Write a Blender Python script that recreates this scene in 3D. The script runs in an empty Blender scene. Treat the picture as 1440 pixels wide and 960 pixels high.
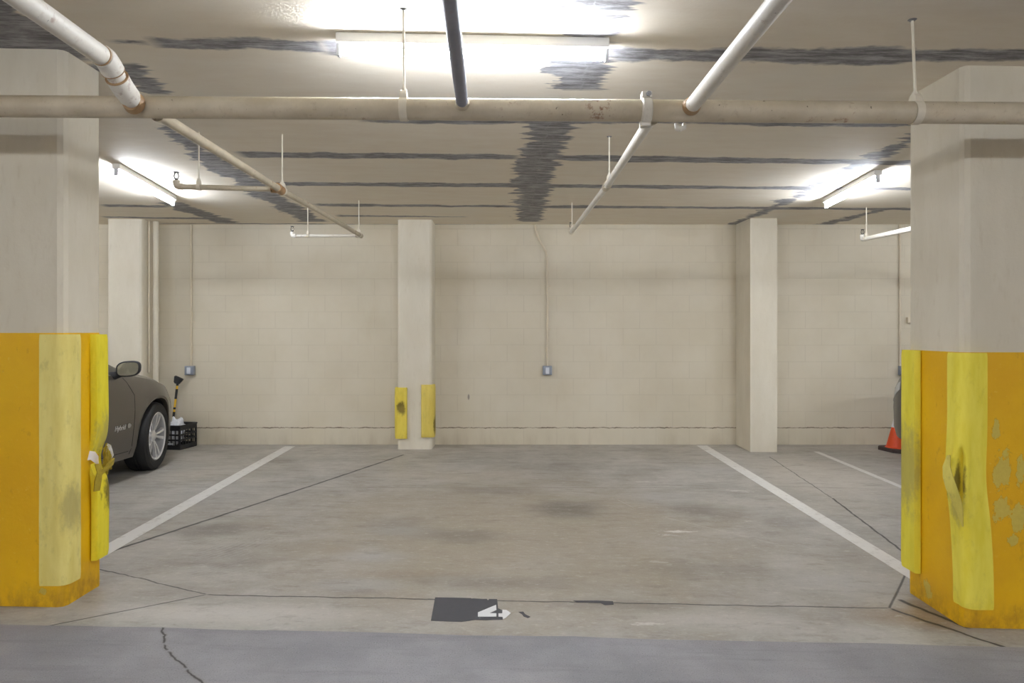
import bpy, bmesh, math, random
from mathutils import Vector, Matrix, noise as mnoise
R = math.radians
PI = math.pi
scene = bpy.context.scene
col = scene.collection
random.seed(7)

# ------------------------------------------------------------------ layout
F_PX, CX, CY, CAM_H = 980.0, 713.0, 465.0, 1.396
YW = 8.55                      # back wall
CEIL = 2.70

def slope(x, y):
    """the slab drains: floor and ceiling tilt gently across the lane and flatten at the back wall"""
    s = min(1.0, max(0.0, (YW - y) / 4.95))
    xx = min(5.5, max(-5.5, x))
    return s * (0.015 - 0.02 * xx)

def floorz(x, y): return slope(x, y)
def ceilz(x, y): return CEIL + slope(x, y)

def P(px, py, Y):
    return Vector(((px - CX) / F_PX * Y, Y, CAM_H - (py - CY) / F_PX * Y))

def FL(px, py):
    z = 0.0
    for _ in range(30):
        Y = F_PX * (CAM_H - z) / (py - CY)
        X = (px - CX) / F_PX * Y
        z = floorz(X, Y)
    return Vector((X, Y, z))

def CE(px, py):
    z = CEIL
    for _ in range(30):
        Y = F_PX * (z - CAM_H) / (CY - py)
        X = (px - CX) / F_PX * Y
        z = ceilz(X, Y)
    return Vector((X, Y, z))

# ------------------------------------------------------------------ node helpers
def lin(r, g, b):
    def f(c):
        c /= 255.0
        return c / 12.92 if c <= 0.04045 else ((c + 0.055) / 1.055) ** 2.4
    return (f(r), f(g), f(b), 1.0)

class NT:
    def __init__(self, name):
        self.mat = bpy.data.materials.new(name)
        self.mat.use_nodes = True
        self.t = self.mat.node_tree
        self.n = self.t.nodes
        self.l = self.t.links
        self.bsdf = self.n['Principled BSDF']
        tc = self.n.new('ShaderNodeTexCoord')
        self.obj = tc.outputs['Object']
        self.gen = tc.outputs['Generated']
        s = self.n.new('ShaderNodeSeparateXYZ')
        self.l.new(self.obj, s.inputs[0])
        self.x, self.y, self.z = s.outputs
    def put(self, sock, v):
        if isinstance(v, bpy.types.NodeSocket):
            self.l.new(v, sock)
        elif v is not None:
            sock.default_value = v
    def m(self, op, a, b=None, c=None, clamp=False):
        n = self.n.new('ShaderNodeMath'); n.operation = op; n.use_clamp = clamp
        self.put(n.inputs[0], a); self.put(n.inputs[1], b); self.put(n.inputs[2], c)
        return n.outputs[0]
    def vm(self, op, a, b=None):
        n = self.n.new('ShaderNodeVectorMath'); n.operation = op
        self.put(n.inputs[0], a); self.put(n.inputs[1], b)
        return n.outputs['Value'] if op in ('DOT_PRODUCT', 'LENGTH', 'DISTANCE') else n.outputs['Vector']
    def xyz(self, x, y, z=0.0):
        n = self.n.new('ShaderNodeCombineXYZ')
        self.put(n.inputs[0], x); self.put(n.inputs[1], y); self.put(n.inputs[2], z)
        return n.outputs[0]
    def noise(self, vec, scale, detail=3.0, rough=0.55, dist=0.0):
        n = self.n.new('ShaderNodeTexNoise')
        self.put(n.inputs['Vector'], vec)
        n.inputs['Scale'].default_value = scale
        n.inputs['Detail'].default_value = detail
        n.inputs['Roughness'].default_value = rough
        n.inputs['Distortion'].default_value = dist
        return n.outputs[0]
    def ramp(self, v, lo, hi, a=0.0, b=1.0):
        n = self.n.new('ShaderNodeMapRange'); n.interpolation_type = 'SMOOTHSTEP'; n.clamp = True
        self.put(n.inputs['Value'], v)
        n.inputs['From Min'].default_value = lo; n.inputs['From Max'].default_value = hi
        n.inputs['To Min'].default_value = a; n.inputs['To Max'].default_value = b
        return n.outputs[0]
    def mix(self, f, a, b, mode='MIX'):
        n = self.n.new('ShaderNodeMix'); n.data_type = 'RGBA'; n.blend_type = mode
        self.put(n.inputs[0], f); self.put(n.inputs[6], a); self.put(n.inputs[7], b)
        return n.outputs[2]
    def mx(self, *ms):
        o = ms[0]
        for k in ms[1:]:
            o = self.m('MAXIMUM', o, k)
        return o
    def seg(self, pos, a, b, h0, h1, soft, extra=None, endsoft=0.02):
        """mask of a band from a to b in the plan of pos, half width h0 -> h1"""
        a = Vector(a[:2]); b = Vector(b[:2]); d = b - a; L = d.length; d = d / L
        t = self.m('ADD', self.vm('DOT_PRODUCT', pos, (d.x, d.y, 0)), -a.dot(d))
        q = self.m('ABSOLUTE', self.m('ADD', self.vm('DOT_PRODUCT', pos, (-d.y, d.x, 0)), a.x * d.y - a.y * d.x))
        h = self.m('MULTIPLY_ADD', t, (h1 - h0) / L, h0) if abs(h1 - h0) > 1e-6 else h0
        if extra is not None:
            h = self.m('ADD', h, extra)
        m1 = self.m('MULTIPLY', self.m('SUBTRACT', h, q), 1.0 / soft, clamp=True)
        e = self.m('MULTIPLY', self.m('MINIMUM', t, self.m('SUBTRACT', L, t)), 1.0 / endsoft, clamp=True)
        return self.m('MULTIPLY', m1, e)
    def blob(self, pos, c, rx, ry, lo=0.3, hi=1.0, warp=None):
        v = self.vm('MULTIPLY', self.vm('SUBTRACT', pos, (c[0], c[1], c[2] if len(c) > 2 else 0)), (1 / rx, 1 / ry, 1 / ry if len(c) > 2 else 0))
        d = self.vm('LENGTH', v)
        if warp is not None:
            d = self.m('ADD', d, warp)
        return self.ramp(d, lo, hi, 1.0, 0.0)
    def bump(self, height, strength=0.3, dist=0.01):
        n = self.n.new('ShaderNodeBump')
        n.inputs['Strength'].default_value = strength; n.inputs['Distance'].default_value = dist
        self.put(n.inputs['Height'], height)
        self.l.new(n.outputs[0], self.bsdf.inputs['Normal'])
    def done(self, color, rough=0.6, metal=0.0, spec=0.5):
        self.put(self.bsdf.inputs['Base Color'], color)
        self.put(self.bsdf.inputs['Roughness'], rough)
        self.put(self.bsdf.inputs['Metallic'], metal)
        self.put(self.bsdf.inputs['Specular IOR Level'], spec)
        return self.mat

def simple(name, c, rough=0.5, metal=0.0, var=0.12, scale=18.0, bump=0.0, spec=0.5):
    t = NT(name)
    n = t.noise(t.obj, scale, 4.0, 0.6)
    dark = tuple(v * (1 - var) for v in c[:3]) + (1,)
    light = tuple(min(1, v * (1 + var)) for v in c[:3]) + (1,)
    if bump:
        t.bump(t.noise(t.obj, scale * 4, 3.0), bump, 0.004)
    return t.done(t.mix(n, dark, light), rough, metal, spec)

M = {}
# ------------------------------------------------------------------ mesh helpers
class MB:
    def __init__(self):
        self.v = []; self.f = []
    def add(self, vs, fs):
        o = len(self.v)
        self.v += [tuple(p) for p in vs]
        self.f += [tuple(i + o for i in f) for f in fs]
        return self
    def box(self, lo, hi, bev=0.0, mat=None):
        bm = bmesh.new()
        bmesh.ops.create_cube(bm, size=1.0)
        for v in bm.verts:
            v.co = Vector([(lo[i] + hi[i]) / 2 + v.co[i] * (hi[i] - lo[i]) for i in range(3)])
        if bev > 0:
            bmesh.ops.bevel(bm, geom=bm.edges[:], offset=bev, segments=2, profile=0.6, affect='EDGES')
        return self.from_bm(bm, mat)
    def from_bm(self, bm, mat=None):
        bm.verts.index_update()
        vs = [(mat @ v.co) if mat else v.co.copy() for v in bm.verts]
        fs = [[v.index for v in f.verts] for f in bm.faces]
        bm.free()
        return self.add(vs, fs)
    def tube(self, pts, r, n=16, cap=True):
        pts = [Vector(p) for p in pts]
        rs = r if isinstance(r, (list, tuple)) else [r] * len(pts)
        rings = []; u = None
        for i, p in enumerate(pts):
            if i == 0: t = (pts[1] - p).normalized()
            elif i == len(pts) - 1: t = (p - pts[i - 1]).normalized()
            else: t = ((p - pts[i - 1]).normalized() + (pts[i + 1] - p).normalized()).normalized()
            if u is None:
                u = t.orthogonal().normalized()
            u = (u - t * u.dot(t)).normalized()
            w = t.cross(u)
            k = 1.0
            if 0 < i < len(pts) - 1:
                k = 1.0 / max(0.6, t.dot((p - pts[i - 1]).normalized()))
                k = 1.0 + (k - 1.0) * 0.5
            rings.append([p + (u * math.cos(2 * PI * j / n) + w * math.sin(2 * PI * j / n)) * rs[i] * k for j in range(n)])
        vs = [q for ring in rings for q in ring]
        fs = []
        for i in range(len(rings) - 1):
            for j in range(n):
                fs.append((i * n + j, i * n + (j + 1) % n, (i + 1) * n + (j + 1) % n, (i + 1) * n + j))
        if cap:
            fs.append(tuple(reversed(range(n))))
            fs.append(tuple((len(rings) - 1) * n + j for j in range(n)))
        return self.add(vs, fs)
    def lathe(self, prof, n=32, mat=None, close=False):
        """prof: (r, h) about the local z axis"""
        vs = []; fs = []
        k = len(prof)
        for (r, h) in prof:
            for j in range(n):
                a = 2 * PI * j / n
                p = Vector((r * math.cos(a), r * math.sin(a), h))
                vs.append(mat @ p if mat else p)
        for i in range(k if close else k - 1):
            i2 = (i + 1) % k
            for j in range(n):
                fs.append((i * n + j, i * n + (j + 1) % n, i2 * n + (j + 1) % n, i2 * n + j))
        if not close:
            if prof[0][0] > 1e-5: fs.append(tuple(reversed(range(n))))
            if prof[-1][0] > 1e-5: fs.append(tuple((k - 1) * n + j for j in range(n)))
        return self.add(vs, fs)
    def prism(self, poly, zfun, th):
        """flat polygon in plan, laid on zfun, thickness th"""
        bm = bmesh.new()
        bot = [bm.verts.new((p[0], p[1], zfun(p[0], p[1]))) for p in poly]
        top = [bm.verts.new((p[0], p[1], zfun(p[0], p[1]) + th)) for p in poly]
        n = len(poly)
        bm.faces.new(top); bm.faces.new(list(reversed(bot)))
        for i in range(n):
            bm.faces.new((bot[i], bot[(i + 1) % n], top[(i + 1) % n], top[i]))
        bmesh.ops.recalc_face_normals(bm, faces=bm.faces[:])
        bmesh.ops.triangulate(bm, faces=[f for f in bm.faces if len(f.verts) > 4])
        return self.from_bm(bm)
    def build(self, name, mat, parent=None, origin=None, smooth=35, local=False):
        me = bpy.data.meshes.new(name)
        off = Vector((0, 0, 0))
        if parent is not None and not local:
            off = Vector(parent.location)
            if parent.parent is not None: off += Vector(parent.parent.location)
        elif origin is not None:
            off = Vector(origin)
        me.from_pydata([(p[0] - off.x, p[1] - off.y, p[2] - off.z) for p in self.v], [], self.f)
        bm = bmesh.new(); bm.from_mesh(me)
        bmesh.ops.remove_doubles(bm, verts=bm.verts[:], dist=1e-5)
        bmesh.ops.recalc_face_normals(bm, faces=bm.faces[:])
        bm.to_mesh(me); bm.free()
        me.validate()
        if smooth:
            me.shade_smooth()
            me.set_sharp_from_angle(angle=R(smooth))
        me.materials.append(mat)
        o = bpy.data.objects.new(name, me)
        col.objects.link(o)
        if parent is not None: o.parent = parent
        elif origin is not None: o.location = origin
        return o

def tag(o, label=None, cat=None, group=None, kind=None):
    if label: o['label'] = label
    if cat: o['category'] = cat
    if group: o['group'] = group
    if kind: o['kind'] = kind
    return o

def thing(name, loc, label, cat, group=None, rot=(0, 0, 0)):
    o = bpy.data.objects.new(name, None)
    o.empty_display_size = 0.1
    o.location = loc; o.rotation_euler = rot
    col.objects.link(o)
    return tag(o, label, cat, group)

# ------------------------------------------------------------------ materials
def mat_ceiling():
    t = NT('painted_concrete_ceiling')
    pos = t.xyz(t.x, t.y, 0)
    sl = t.noise(t.vm('MULTIPLY', pos, (1.6, 15, 1)), 1.0, 4, 0.62)       # brush strokes across
    wv = t.noise(t.vm('MULTIPLY', pos, (3.0, 4.0, 1)), 1.0, 4, 0.65)
    lo = t.noise(t.vm('MULTIPLY', pos, (0.8, 0.8, 1)), 1.0, 2, 0.5)
    jag = t.m('MULTIPLY', t.m('ADD', t.m('SUBTRACT', sl, 0.5), t.m('MULTIPLY', t.m('SUBTRACT', wv, .5), .7)), 0.34)
    wav = t.m('MULTIPLY', t.m('SUBTRACT', wv, 0.5), 0.16)
    wav2 = t.m('MULTIPLY', t.m('SUBTRACT', lo, 0.5), 0.10)
    pt = t.xyz(t.x, t.m('ADD', t.y, wav), 0)                             # for seams across
    pd = t.xyz(t.m('ADD', t.x, wav), t.y, 0)                             # for seams running back
    C = CE
    across = [  # px0,py0, px1,py1, half widths (m)
        ((150, 60), (215, 60), .012, .02), ((205, 60), (470, 66), .055, .085), ((440, 66), (900, 74), .10, .07),
        ((850, 76), (1290, 80), .085, .10), ((1200, 79), (1560, 78), .10, .05),
        ((-200, 66), (100, 72), .11, .11),
        ((180, 160), (520, 165), .02, .03), ((500, 167), (960, 170), .10, .07), ((940, 171), (1400, 175), .06, .09),
        ((330, 217), (735, 221), .10, .095), ((740, 221), (1290, 229), .10, .085),
        ((380, 258), (760, 261), .08, .09), ((760, 261), (1300, 266), .09, .07),
        ((140, 289), (240, 290), .09, .06), ((440, 288), (1300, 294), .075, .085),
        ((142, 305), (330, 308), .06, .06), ((470, 303), (660, 305), .09, .02), 
        ((220, 314), (1000, 317), .035, .02),
    ]
    back = [
        ((846, -60), (838, 20), .17, .16), ((838, 15), (822, 60), .10, .13), ((820, 80), (813, 128), .17, .13),
        ((782, 166), (755, 232), .15, .17), ((755, 228), (742, 312), .18, .16),
        ((-90, -10), (95, 88), .28, .20), ((150, 88), (228, 134), .17, .08),
        ((228, 175), (300, 228), .05, .12), ((290, 222), (440, 312), .14, .16),
        ((236, 284), (322, 314), .13, .14),
        ((1300, 186), (1222, 226), .07, .09), ((1228, 222), (1130, 272), .05, .09), ((1130, 272), (1030, 317), .09, .06),
        ((1250, 292), (1155, 317), .08, .10),
    ]
    ms = []
    for a, b, h0, h1 in across:
        ms.append(t.seg(pt, C(*a), C(*b), h0, h1, .025, wav2, .08))
    for a, b, h0, h1 in back:
        ms.append(t.seg(pd, C(*a), C(*b), h0, h1, .03, jag, .04))
    mask = t.mx(*ms)
    streak = t.noise(t.vm('MULTIPLY', pos, (5, 26, 1)), 1.0, 5, 0.75)
    # repair mastic: charcoal with lighter scuffs
    cem = t.mix(t.ramp(streak, .35, .72), lin(104, 103, 106), lin(186, 186, 190))
    gap = t.ramp(t.noise(t.vm('MULTIPLY', pos, (9, 30, 1)), 1.0, 3, .6), .66, .74)
    # old roller paint with slightly lighter passes
    roll = t.noise(t.vm('MULTIPLY', pos, (2.0, 7, 1)), 1.4, 5, .65)
    base = t.mix(t.ramp(roll, .3, .7), lin(229, 219, 202), lin(235, 227, 212))
    big = t.noise(pos, .9, 3, .6)
    base = t.mix(t.ramp(big, .45, .75), base, lin(232, 226, 212))
    # thin centre line of the joint inside the widest seam
    thin = t.mx(t.seg(pd, C(775, 150), C(745, 300), .006, .006, .006), t.seg(pd, C(838, 0), C(815, 128), .007, .007, .006))
    c = t.mix(t.m('MULTIPLY', mask, t.m('MULTIPLY_ADD', gap, -.55, .96)), base, cem)
    c = t.mix(t.m('MULTIPLY', thin, .5), c, lin(165, 165, 168))
    t.bump(t.m('ADD', t.m('MULTIPLY', t.noise(t.obj, 40, 4), .6), t.m('MULTIPLY', mask, .5)), .25, .006)
    return t.done(c, .75, 0, .35)

def mat_floor():
    t = NT('stained_concrete_floor')
    pos = t.xyz(t.x, t.y, 0)
    n1 = t.noise(pos, .55, 4, .6)
    n2 = t.noise(pos, 1.9, 5, .65, .3)
    n3 = t.noise(t.vm('MULTIPLY', pos, (1.2, 3.2, 1)), 2.6, 6, .72)
    n4 = t.noise(pos, 70, 3, .6)
    warp = t.m('MULTIPLY', t.m('SUBTRACT', n2, .5), 1.3)
    hf = t.noise(t.vm('MULTIPLY', pos, (1.0, 1.8, 1)), 14, 5, .72)
    warps = t.m('MULTIPLY', t.m('SUBTRACT', hf, .5), 3.2)
    c = t.mix(t.ramp(n2, .3, .7), lin(142, 139, 133), lin(174, 171, 165))
    tan = t.mix(n3, lin(132, 121, 101), lin(178, 166, 144))
    # the middle of the bay is browner from years of drips
    mid = t.mx(t.blob(pos, FL(720, 745), 2.0, 2.1, .2, 1.25, warp), t.m('MULTIPLY', t.ramp(n1, .45, .7), .4))
    c = t.mix(t.m('MULTIPLY', mid, .82), c, tan)
    # pale worn slab on the right of the joint and a scrubbed strip at the lane
    c = t.mix(t.m('MULTIPLY', t.blob(pos, FL(1160, 668), .9, 1.1, .3, 1.1, warp), .55), c, lin(196, 188, 176))
    c = t.mix(t.m('MULTIPLY', t.blob(pos, FL(330, 862), .75, .16, .3, 1.2, warp), .6), c, lin(205, 202, 196))
    c = t.mix(t.m('MULTIPLY', t.blob(pos, FL(1010, 872), .5, .14, .2, 1.2, warp), .5), c, lin(196, 193, 188))
    c = t.mix(t.m('MULTIPLY', t.blob(pos, FL(640, 668), .9, .4, .2, 1.2, warp), .35), c, lin(192, 182, 165))
    # oil and tyre marks
    for (p, rx, ry, k) in (((800, 716), .36, .34, .62), ((770, 655), .55, .35, .3), ((905, 632), .4, .18, .4), ((640, 752), .45, .22, .4),
                           ((560, 735), .3, .3, .3), ((285, 746), .38, .2, .45), ((395, 648), .25, .2, .35), ((985, 718), .35, .35, .45),
                           ((330, 790), .28, .28, .25), ((480, 830), .12, .05, .4), ((690, 818), .6, .16, .35), ((1010, 800), .5, .2, .25),
                           ((860, 850), .5, .1, .3), ((640, 640), .55, .25, .15), ((1330, 860), .35, .2, .2), ((700, 690), .5, .18, .3),
                           ((1110, 735), .22, .22, .3), ((480, 690), .4, .2, .25)):
        c = t.mix(t.m('MULTIPLY', t.blob(pos, FL(*p), rx, ry, .15, 1.15, t.m('ADD', warp, t.m('MULTIPLY', warps, .25))), min(.9, k * 1.35)), c, lin(96, 89, 78))
    for (p, rx, ry, k) in (((560, 805), .26, .1, .25), ((620, 806), .25, .06, .35), ((480, 775), .2, .12, .3), ((1300, 866), .42, .2, .85), ((1300, 850), .15, .1, .5)):
        c = t.mix(t.m('MULTIPLY', t.blob(pos, FL(*p), rx, ry, .15, 1.1, warp), k), c, t.mix(hf, lin(112, 92, 66), lin(160, 138, 108)))
    for (p, rx, ry, k) in (((955, 747), .11, .035, .9), ((935, 752), .06, .02, .6), ((905, 677), .12, .03, .5), ((1040, 690), .14, .05, .5), ((1055, 733), .05, .02, .9), ((910, 877), .08, .02, .6), ((925, 790), .06, .02, .3)):
        c = t.mix(t.m('MULTIPLY', t.blob(pos, FL(*p), rx, ry, .4, 1.1, warps), k), c, lin(222, 220, 214))
    # curved tyre scrubs on the left
    ring = t.m('SUBTRACT', t.vm('DISTANCE', pos, tuple(FL(170, 742))), 1.22)
    ringm = t.m('MULTIPLY', t.m('MULTIPLY', t.ramp(t.m('SINE', t.m('MULTIPLY', ring, 170.0)), .2, .9), t.blob(pos, FL(325, 775), .45, .75, .3, 1.0)), t.ramp(n3, .42, .6))
    c = t.mix(t.m('MULTIPLY', ringm, .34), c, lin(100, 97, 92))
    # cooler, cleaner cement patches
    for (p, rx, ry, k) in (((520, 782), .32, .16, .6), ((500, 822), .35, .13, .55), ((940, 700), .4, .3, .5), ((560, 745), .35, .2, .4), ((300, 690), .5, .5, .35), ((1180, 820), .5, .25, .4), ((1000, 660), .5, .3, .4)):
        c = t.mix(t.m('MULTIPLY', t.blob(pos, FL(*p), rx, ry, .15, 1.1, warp), k), c, t.mix(hf, lin(150, 150, 150), lin(188, 189, 190)))
    c = t.mix(t.m('MULTIPLY', t.ramp(t.y, 6.4, 8.4), .22), c, lin(186, 178, 164))   # lighter towards the back wall
    # speckle
    c = t.mix(t.m('MULTIPLY', t.ramp(hf, .54, .72), .42), c, lin(112, 105, 93))
    c = t.mix(t.m('MULTIPLY', t.ramp(hf, .46, .30), .40), c, lin(205, 200, 190))
    c = t.mix(t.m('MULTIPLY', t.ramp(n3, .53, .70), .5), c, lin(122, 115, 104))
    c = t.mix(t.m('MULTIPLY', t.ramp(t.noise(t.vm('MULTIPLY', pos, (1.0, 2.6, 1)), 9.0, 5, .7), .55, .72), .28), c, lin(206, 202, 195))
    c = t.mix(.2, c, t.mix(n4, lin(120, 116, 110), lin(205, 200, 192)))
    # control joints and cracks
    wob = t.m('MULTIPLY', t.m('SUBTRACT', t.noise(pos, 6, 3), .5), .035)
    pj = t.xyz(t.m('ADD', t.x, wob), t.m('ADD', t.y, wob), 0)
    J = []
    for a, b, h in (((288, 836), (1252, 855), .0065), ((100, 790), (290, 836), .006), ((290, 836), (-60, 905), .006), ((110, 790), (568, 639), .012),
                    ((1082, 642), (1170, 700), .006), ((1170, 700), (1300, 798), .009), ((1282, 790), (1250, 856), .007), ((1250, 855), (1500, 940), .010),
                    ((1262, 842), (1365, 884), .012)):
        J.append(t.seg(pj, FL(*a), FL(*b), h * 1.25, h * 1.25, .006))
    for a, b, h in (((100, 684), (1012, 686), .006), ((1080, 683), (1300, 689), .006)):
        J.append(t.m('MULTIPLY', t.seg(pj, FL(*a), FL(*b), h, h, .006), t.ramp(n2, .35, .6, .4, .9)))
    jm = t.mx(*J)
    js = t.mx(t.seg(pj, FL(110, 790), FL(568, 639), .03, .03, .05), t.seg(pj, FL(1250, 855), FL(1500, 940), .06, .03, .06), t.seg(pj, FL(1262, 842), FL(1365, 884), .05, .04, .06))
    c = t.mix(t.m('MULTIPLY', js, .35), c, lin(92, 84, 74))
    c = t.mix(t.m('MULTIPLY', jm, .88), c, lin(40, 38, 36))
    sc = t.mx(t.seg(pos, FL(935, 727), FL(1105, 768), .004, .003, .004), t.seg(pos, FL(868, 702), FL(892, 714), .004, .003, .004))
    c = t.mix(t.m('MULTIPLY', sc, .7), c, lin(215, 210, 200))
    rough = t.ramp(n3, .3, .7, .42, .7)
    t.bump(t.m('SUBTRACT', t.m('MULTIPLY', n3, .5), jm), .25, .006)
    return t.done(c, rough, 0, .4)

def mat_asphalt():
    t = NT('worn_asphalt')
    pos = t.xyz(t.x, t.y, 0)
    g = t.noise(pos, 160, 2, .6)
    n = t.noise(pos, 1.4, 5, .65)
    s = t.noise(t.vm('MULTIPLY', pos, (1, 9, 1)), 1.5, 4, .6)
    c = t.mix(t.ramp(n, .3, .7), lin(134, 133, 137), lin(156, 155, 158))
    c = t.mix(t.m('MULTIPLY', t.ramp(s, .5, .75), .4), c, lin(110, 110, 114))
    c = t.mix(t.m('MULTIPLY', t.ramp(g, .62, .72), .6), c, lin(178, 176, 172))
    c = t.mix(t.m('MULTIPLY', t.ramp(g, .42, .3), .5), c, lin(80, 80, 82))
    wob = t.m('MULTIPLY', t.m('SUBTRACT', t.noise(pos, 14, 3), .5), .05)
    pj = t.xyz(t.m('ADD', t.x, wob), t.y, 0)
    pts = [FL(228, 880), FL(232, 905), FL(236, 915), FL(262, 940), FL(300, 975)]
    ms = [t.seg(pj, pts[i], pts[i + 1], .007, .008, .006) for i in range(4)]
    hs = [t.seg(pj, pts[i], pts[i + 1], .02, .02, .03) for i in range(4)]
    c = t.mix(t.m('MULTIPLY', t.mx(*hs), .45), c, lin(112, 105, 90))
    c = t.mix(t.m('MULTIPLY', t.mx(*ms), .85), c, lin(58, 56, 52))
    t.bump(g, .3, .004)
    return t.done(c, .8, 0, .3)

def mat_blockwall():
    t = NT('painted_block_wall')
    v = t.xyz(t.x, t.z, 0)
    b = t.n.new('ShaderNodeTexBrick')
    t.put(b.inputs['Vector'], v)
    b.inputs['Scale'].default_value = 1.0
    b.inputs['Brick Width'].default_value = .4064
    b.inputs['Row Height'].default_value = .2035
    b.inputs['Mortar Size'].default_value = .0035
    b.inputs['Mortar Smooth'].default_value = .6
    b.inputs['Bias'].default_value = 0
    b.inputs['Color1'].default_value = (1, 1, 1, 1); b.inputs['Color2'].default_value = (.9, .9, .9, 1); b.inputs['Mortar'].default_value = (.0, .0, .0, 1)
    n = t.noise(t.obj, 1.3, 4, .6)
    n2 = t.noise(t.vm('MULTIPLY', t.obj, (2, 2, .5)), 2.2, 5, .65)
    c = t.mix(t.ramp(n, .3, .7), lin(202, 193, 172), lin(209, 201, 182))
    c = t.mix(t.m('MULTIPLY', t.ramp(n2, .55, .8), .3), c, lin(194, 180, 154))
    c = t.mix(.07, c, b.outputs['Color'], 'MULTIPLY')
    mm = t.m('MULTIPLY', b.outputs['Fac'], t.ramp(t.noise(t.obj, 3, 2), .35, .65, .03, .17))
    c = t.mix(mm, c, lin(150, 132, 104))
    # settlement crack along the first bed joint, jagged
    w = t.m('MULTIPLY', t.m('SUBTRACT', t.noise(t.xyz(t.x, 0, 0), 9, 4, .7), .5), .05)
    d = t.m('ABSOLUTE', t.m('SUBTRACT', t.m('ADD', t.z, w), .208))
    th = t.ramp(t.noise(t.xyz(t.x, 3, 0), 5, 3, .7), .3, .7, .002, .009)
    cr = t.m('MULTIPLY', t.m('SUBTRACT', th, d), 500, clamp=True)
    c = t.mix(t.m('MULTIPLY', cr, .85), c, lin(88, 72, 54))
    # scuffs low down
    low = t.m('MULTIPLY', t.ramp(t.z, .0, .22, 1, 0), t.ramp(n2, .4, .7))
    c = t.mix(t.m('MULTIPLY', low, .35), c, lin(160, 146, 122))
    sc = t.blob(t.xyz(t.x, t.z, 0), ((659 - CX) / 114.6, CAM_H - (558 - CY) / 114.6, 0), .016, .045, .5, 1.0)
    c = t.mix(t.m('MULTIPLY', sc, .7), c, lin(110, 100, 95))
    h = t.m('ADD', t.m('MULTIPLY', b.outputs['Fac'], -1.0), t.m('MULTIPLY', t.noise(t.obj, 90, 3), .15))
    t.bump(h, .22, .006)
    return t.done(c, .62, 0, .35)

def mat_plaster(name, a, b, dirt):
    t = NT(name)
    n = t.noise(t.vm('MULTIPLY', t.obj, (2, 2, .6)), 1.6, 5, .65)
    f = t.noise(t.vm('MULTIPLY', t.obj, (6, 6, 1.5)), 6, 4, .6)
    c = t.mix(t.ramp(n, .3, .7), a, b)
    c = t.mix(t.m('MULTIPLY', t.ramp(f, .55, .8), .35), c, dirt)
    t.bump(t.noise(t.obj, 60, 4, .65), .18, .006)
    return t.done(c, .65, 0, .35)

def mat_yellowpaint(peel):
    t = NT('yellow_column_paint')
    n = t.noise(t.obj, 2.2, 5, .65)
    f = t.noise(t.obj, 42, 3, .65)
    w = t.noise(t.vm('MULTIPLY', t.obj, (1, 1, .6)), 13, 5, .7)
    c = t.mix(t.ramp(n, .3, .7), lin(222, 170, 2), lin(232, 184, 5))
    c = t.mix(t.m('MULTIPLY', t.ramp(f, .62, .75), .5), c, lin(232, 196, 70))
    c = t.mix(t.m('MULTIPLY', t.ramp(w, .60, .66), .35), c, lin(190, 138, 20))
    if peel:
        wp = t.m('MULTIPLY', t.m('SUBTRACT', w, .5), 4.0)
        ms = [t.blob(t.obj, p, rx, rz, .80, .86, wp) for p, rx, rz in peel]
        pm = t.mx(*ms)
        ed = t.mx(*[t.blob(t.obj, p, rx * 1.05, rz * 1.05, .84, .92, wp) for p, rx, rz in peel])
        c = t.mix(t.m('MULTIPLY', ed, .35), c, lin(166, 124, 26))
        c = t.mix(pm, c, t.mix(f, lin(196, 168, 70), lin(214, 196, 90)))
    # grime at the foot of the column
    c = t.mix(t.m('MULTIPLY', t.ramp(t.z, .0, .16, 1, 0), t.ramp(w, .35, .65, .1, .6)), c, lin(132, 96, 30))
    t.bump(t.m('ADD', f, t.m('MULTIPLY', w, .8)), .2, .005)
    return t.done(c, .5, 0, .45)

def mat_foam(name, a, b, marks=(), dirt=.25, smear=()):
    t = NT(name)
    n = t.noise(t.vm('MULTIPLY', t.obj, (6, 6, 1.2)), 3, 4, .6)
    f = t.noise(t.vm('MULTIPLY', t.obj, (1, 1, .5)), 22, 5, .7)
    c = t.mix(t.ramp(n, .3, .7), a, b)
    c = t.mix(t.m('MULTIPLY', t.ramp(f, .52, .72), dirt), c, lin(120, 108, 60))
    wp = t.m('MULTIPLY', t.m('SUBTRACT', f, .5), 1.6)
    for p, rx, rz in smear:
        c = t.mix(t.m('MULTIPLY', t.blob(t.obj, p, rx, rz, .3, 1.0, wp), .6), c, lin(150, 140, 92))
    for p, rx, rz in marks:
        c = t.mix(t.m('MULTIPLY', t.blob(t.obj, p, rx, rz, .45, .95, wp), .88), c, t.mix(f, lin(66, 56, 26), lin(140, 120, 40)))
    t.bump(f, .15, .006)
    return t.done(c, .6, 0, .35)

def mat_pipe(name, a, b, rust=.5):
    t = NT(name)
    n = t.noise(t.obj, 4, 5, .65)
    f = t.noise(t.obj, 26, 5, .7)
    c = t.mix(t.ramp(n, .3, .7), a, b)
    r = t.m('MULTIPLY', t.ramp(n, .57, .68), t.ramp(f, .50, .60))
    c = t.mix(t.m('MULTIPLY', t.ramp(f, .55, .72), rust * .45), c, lin(150, 134, 110))
    c = t.mix(t.m('MULTIPLY', r, rust), c, lin(128, 74, 38))
    sp = t.ramp(t.noise(t.obj, 55, 2, .5), .73, .77)
    c = t.mix(t.m('MULTIPLY', sp, rust), c, lin(74, 60, 48))
    t.bump(f, .12, .003)
    return t.done(c, .5, 0, .45)

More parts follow.
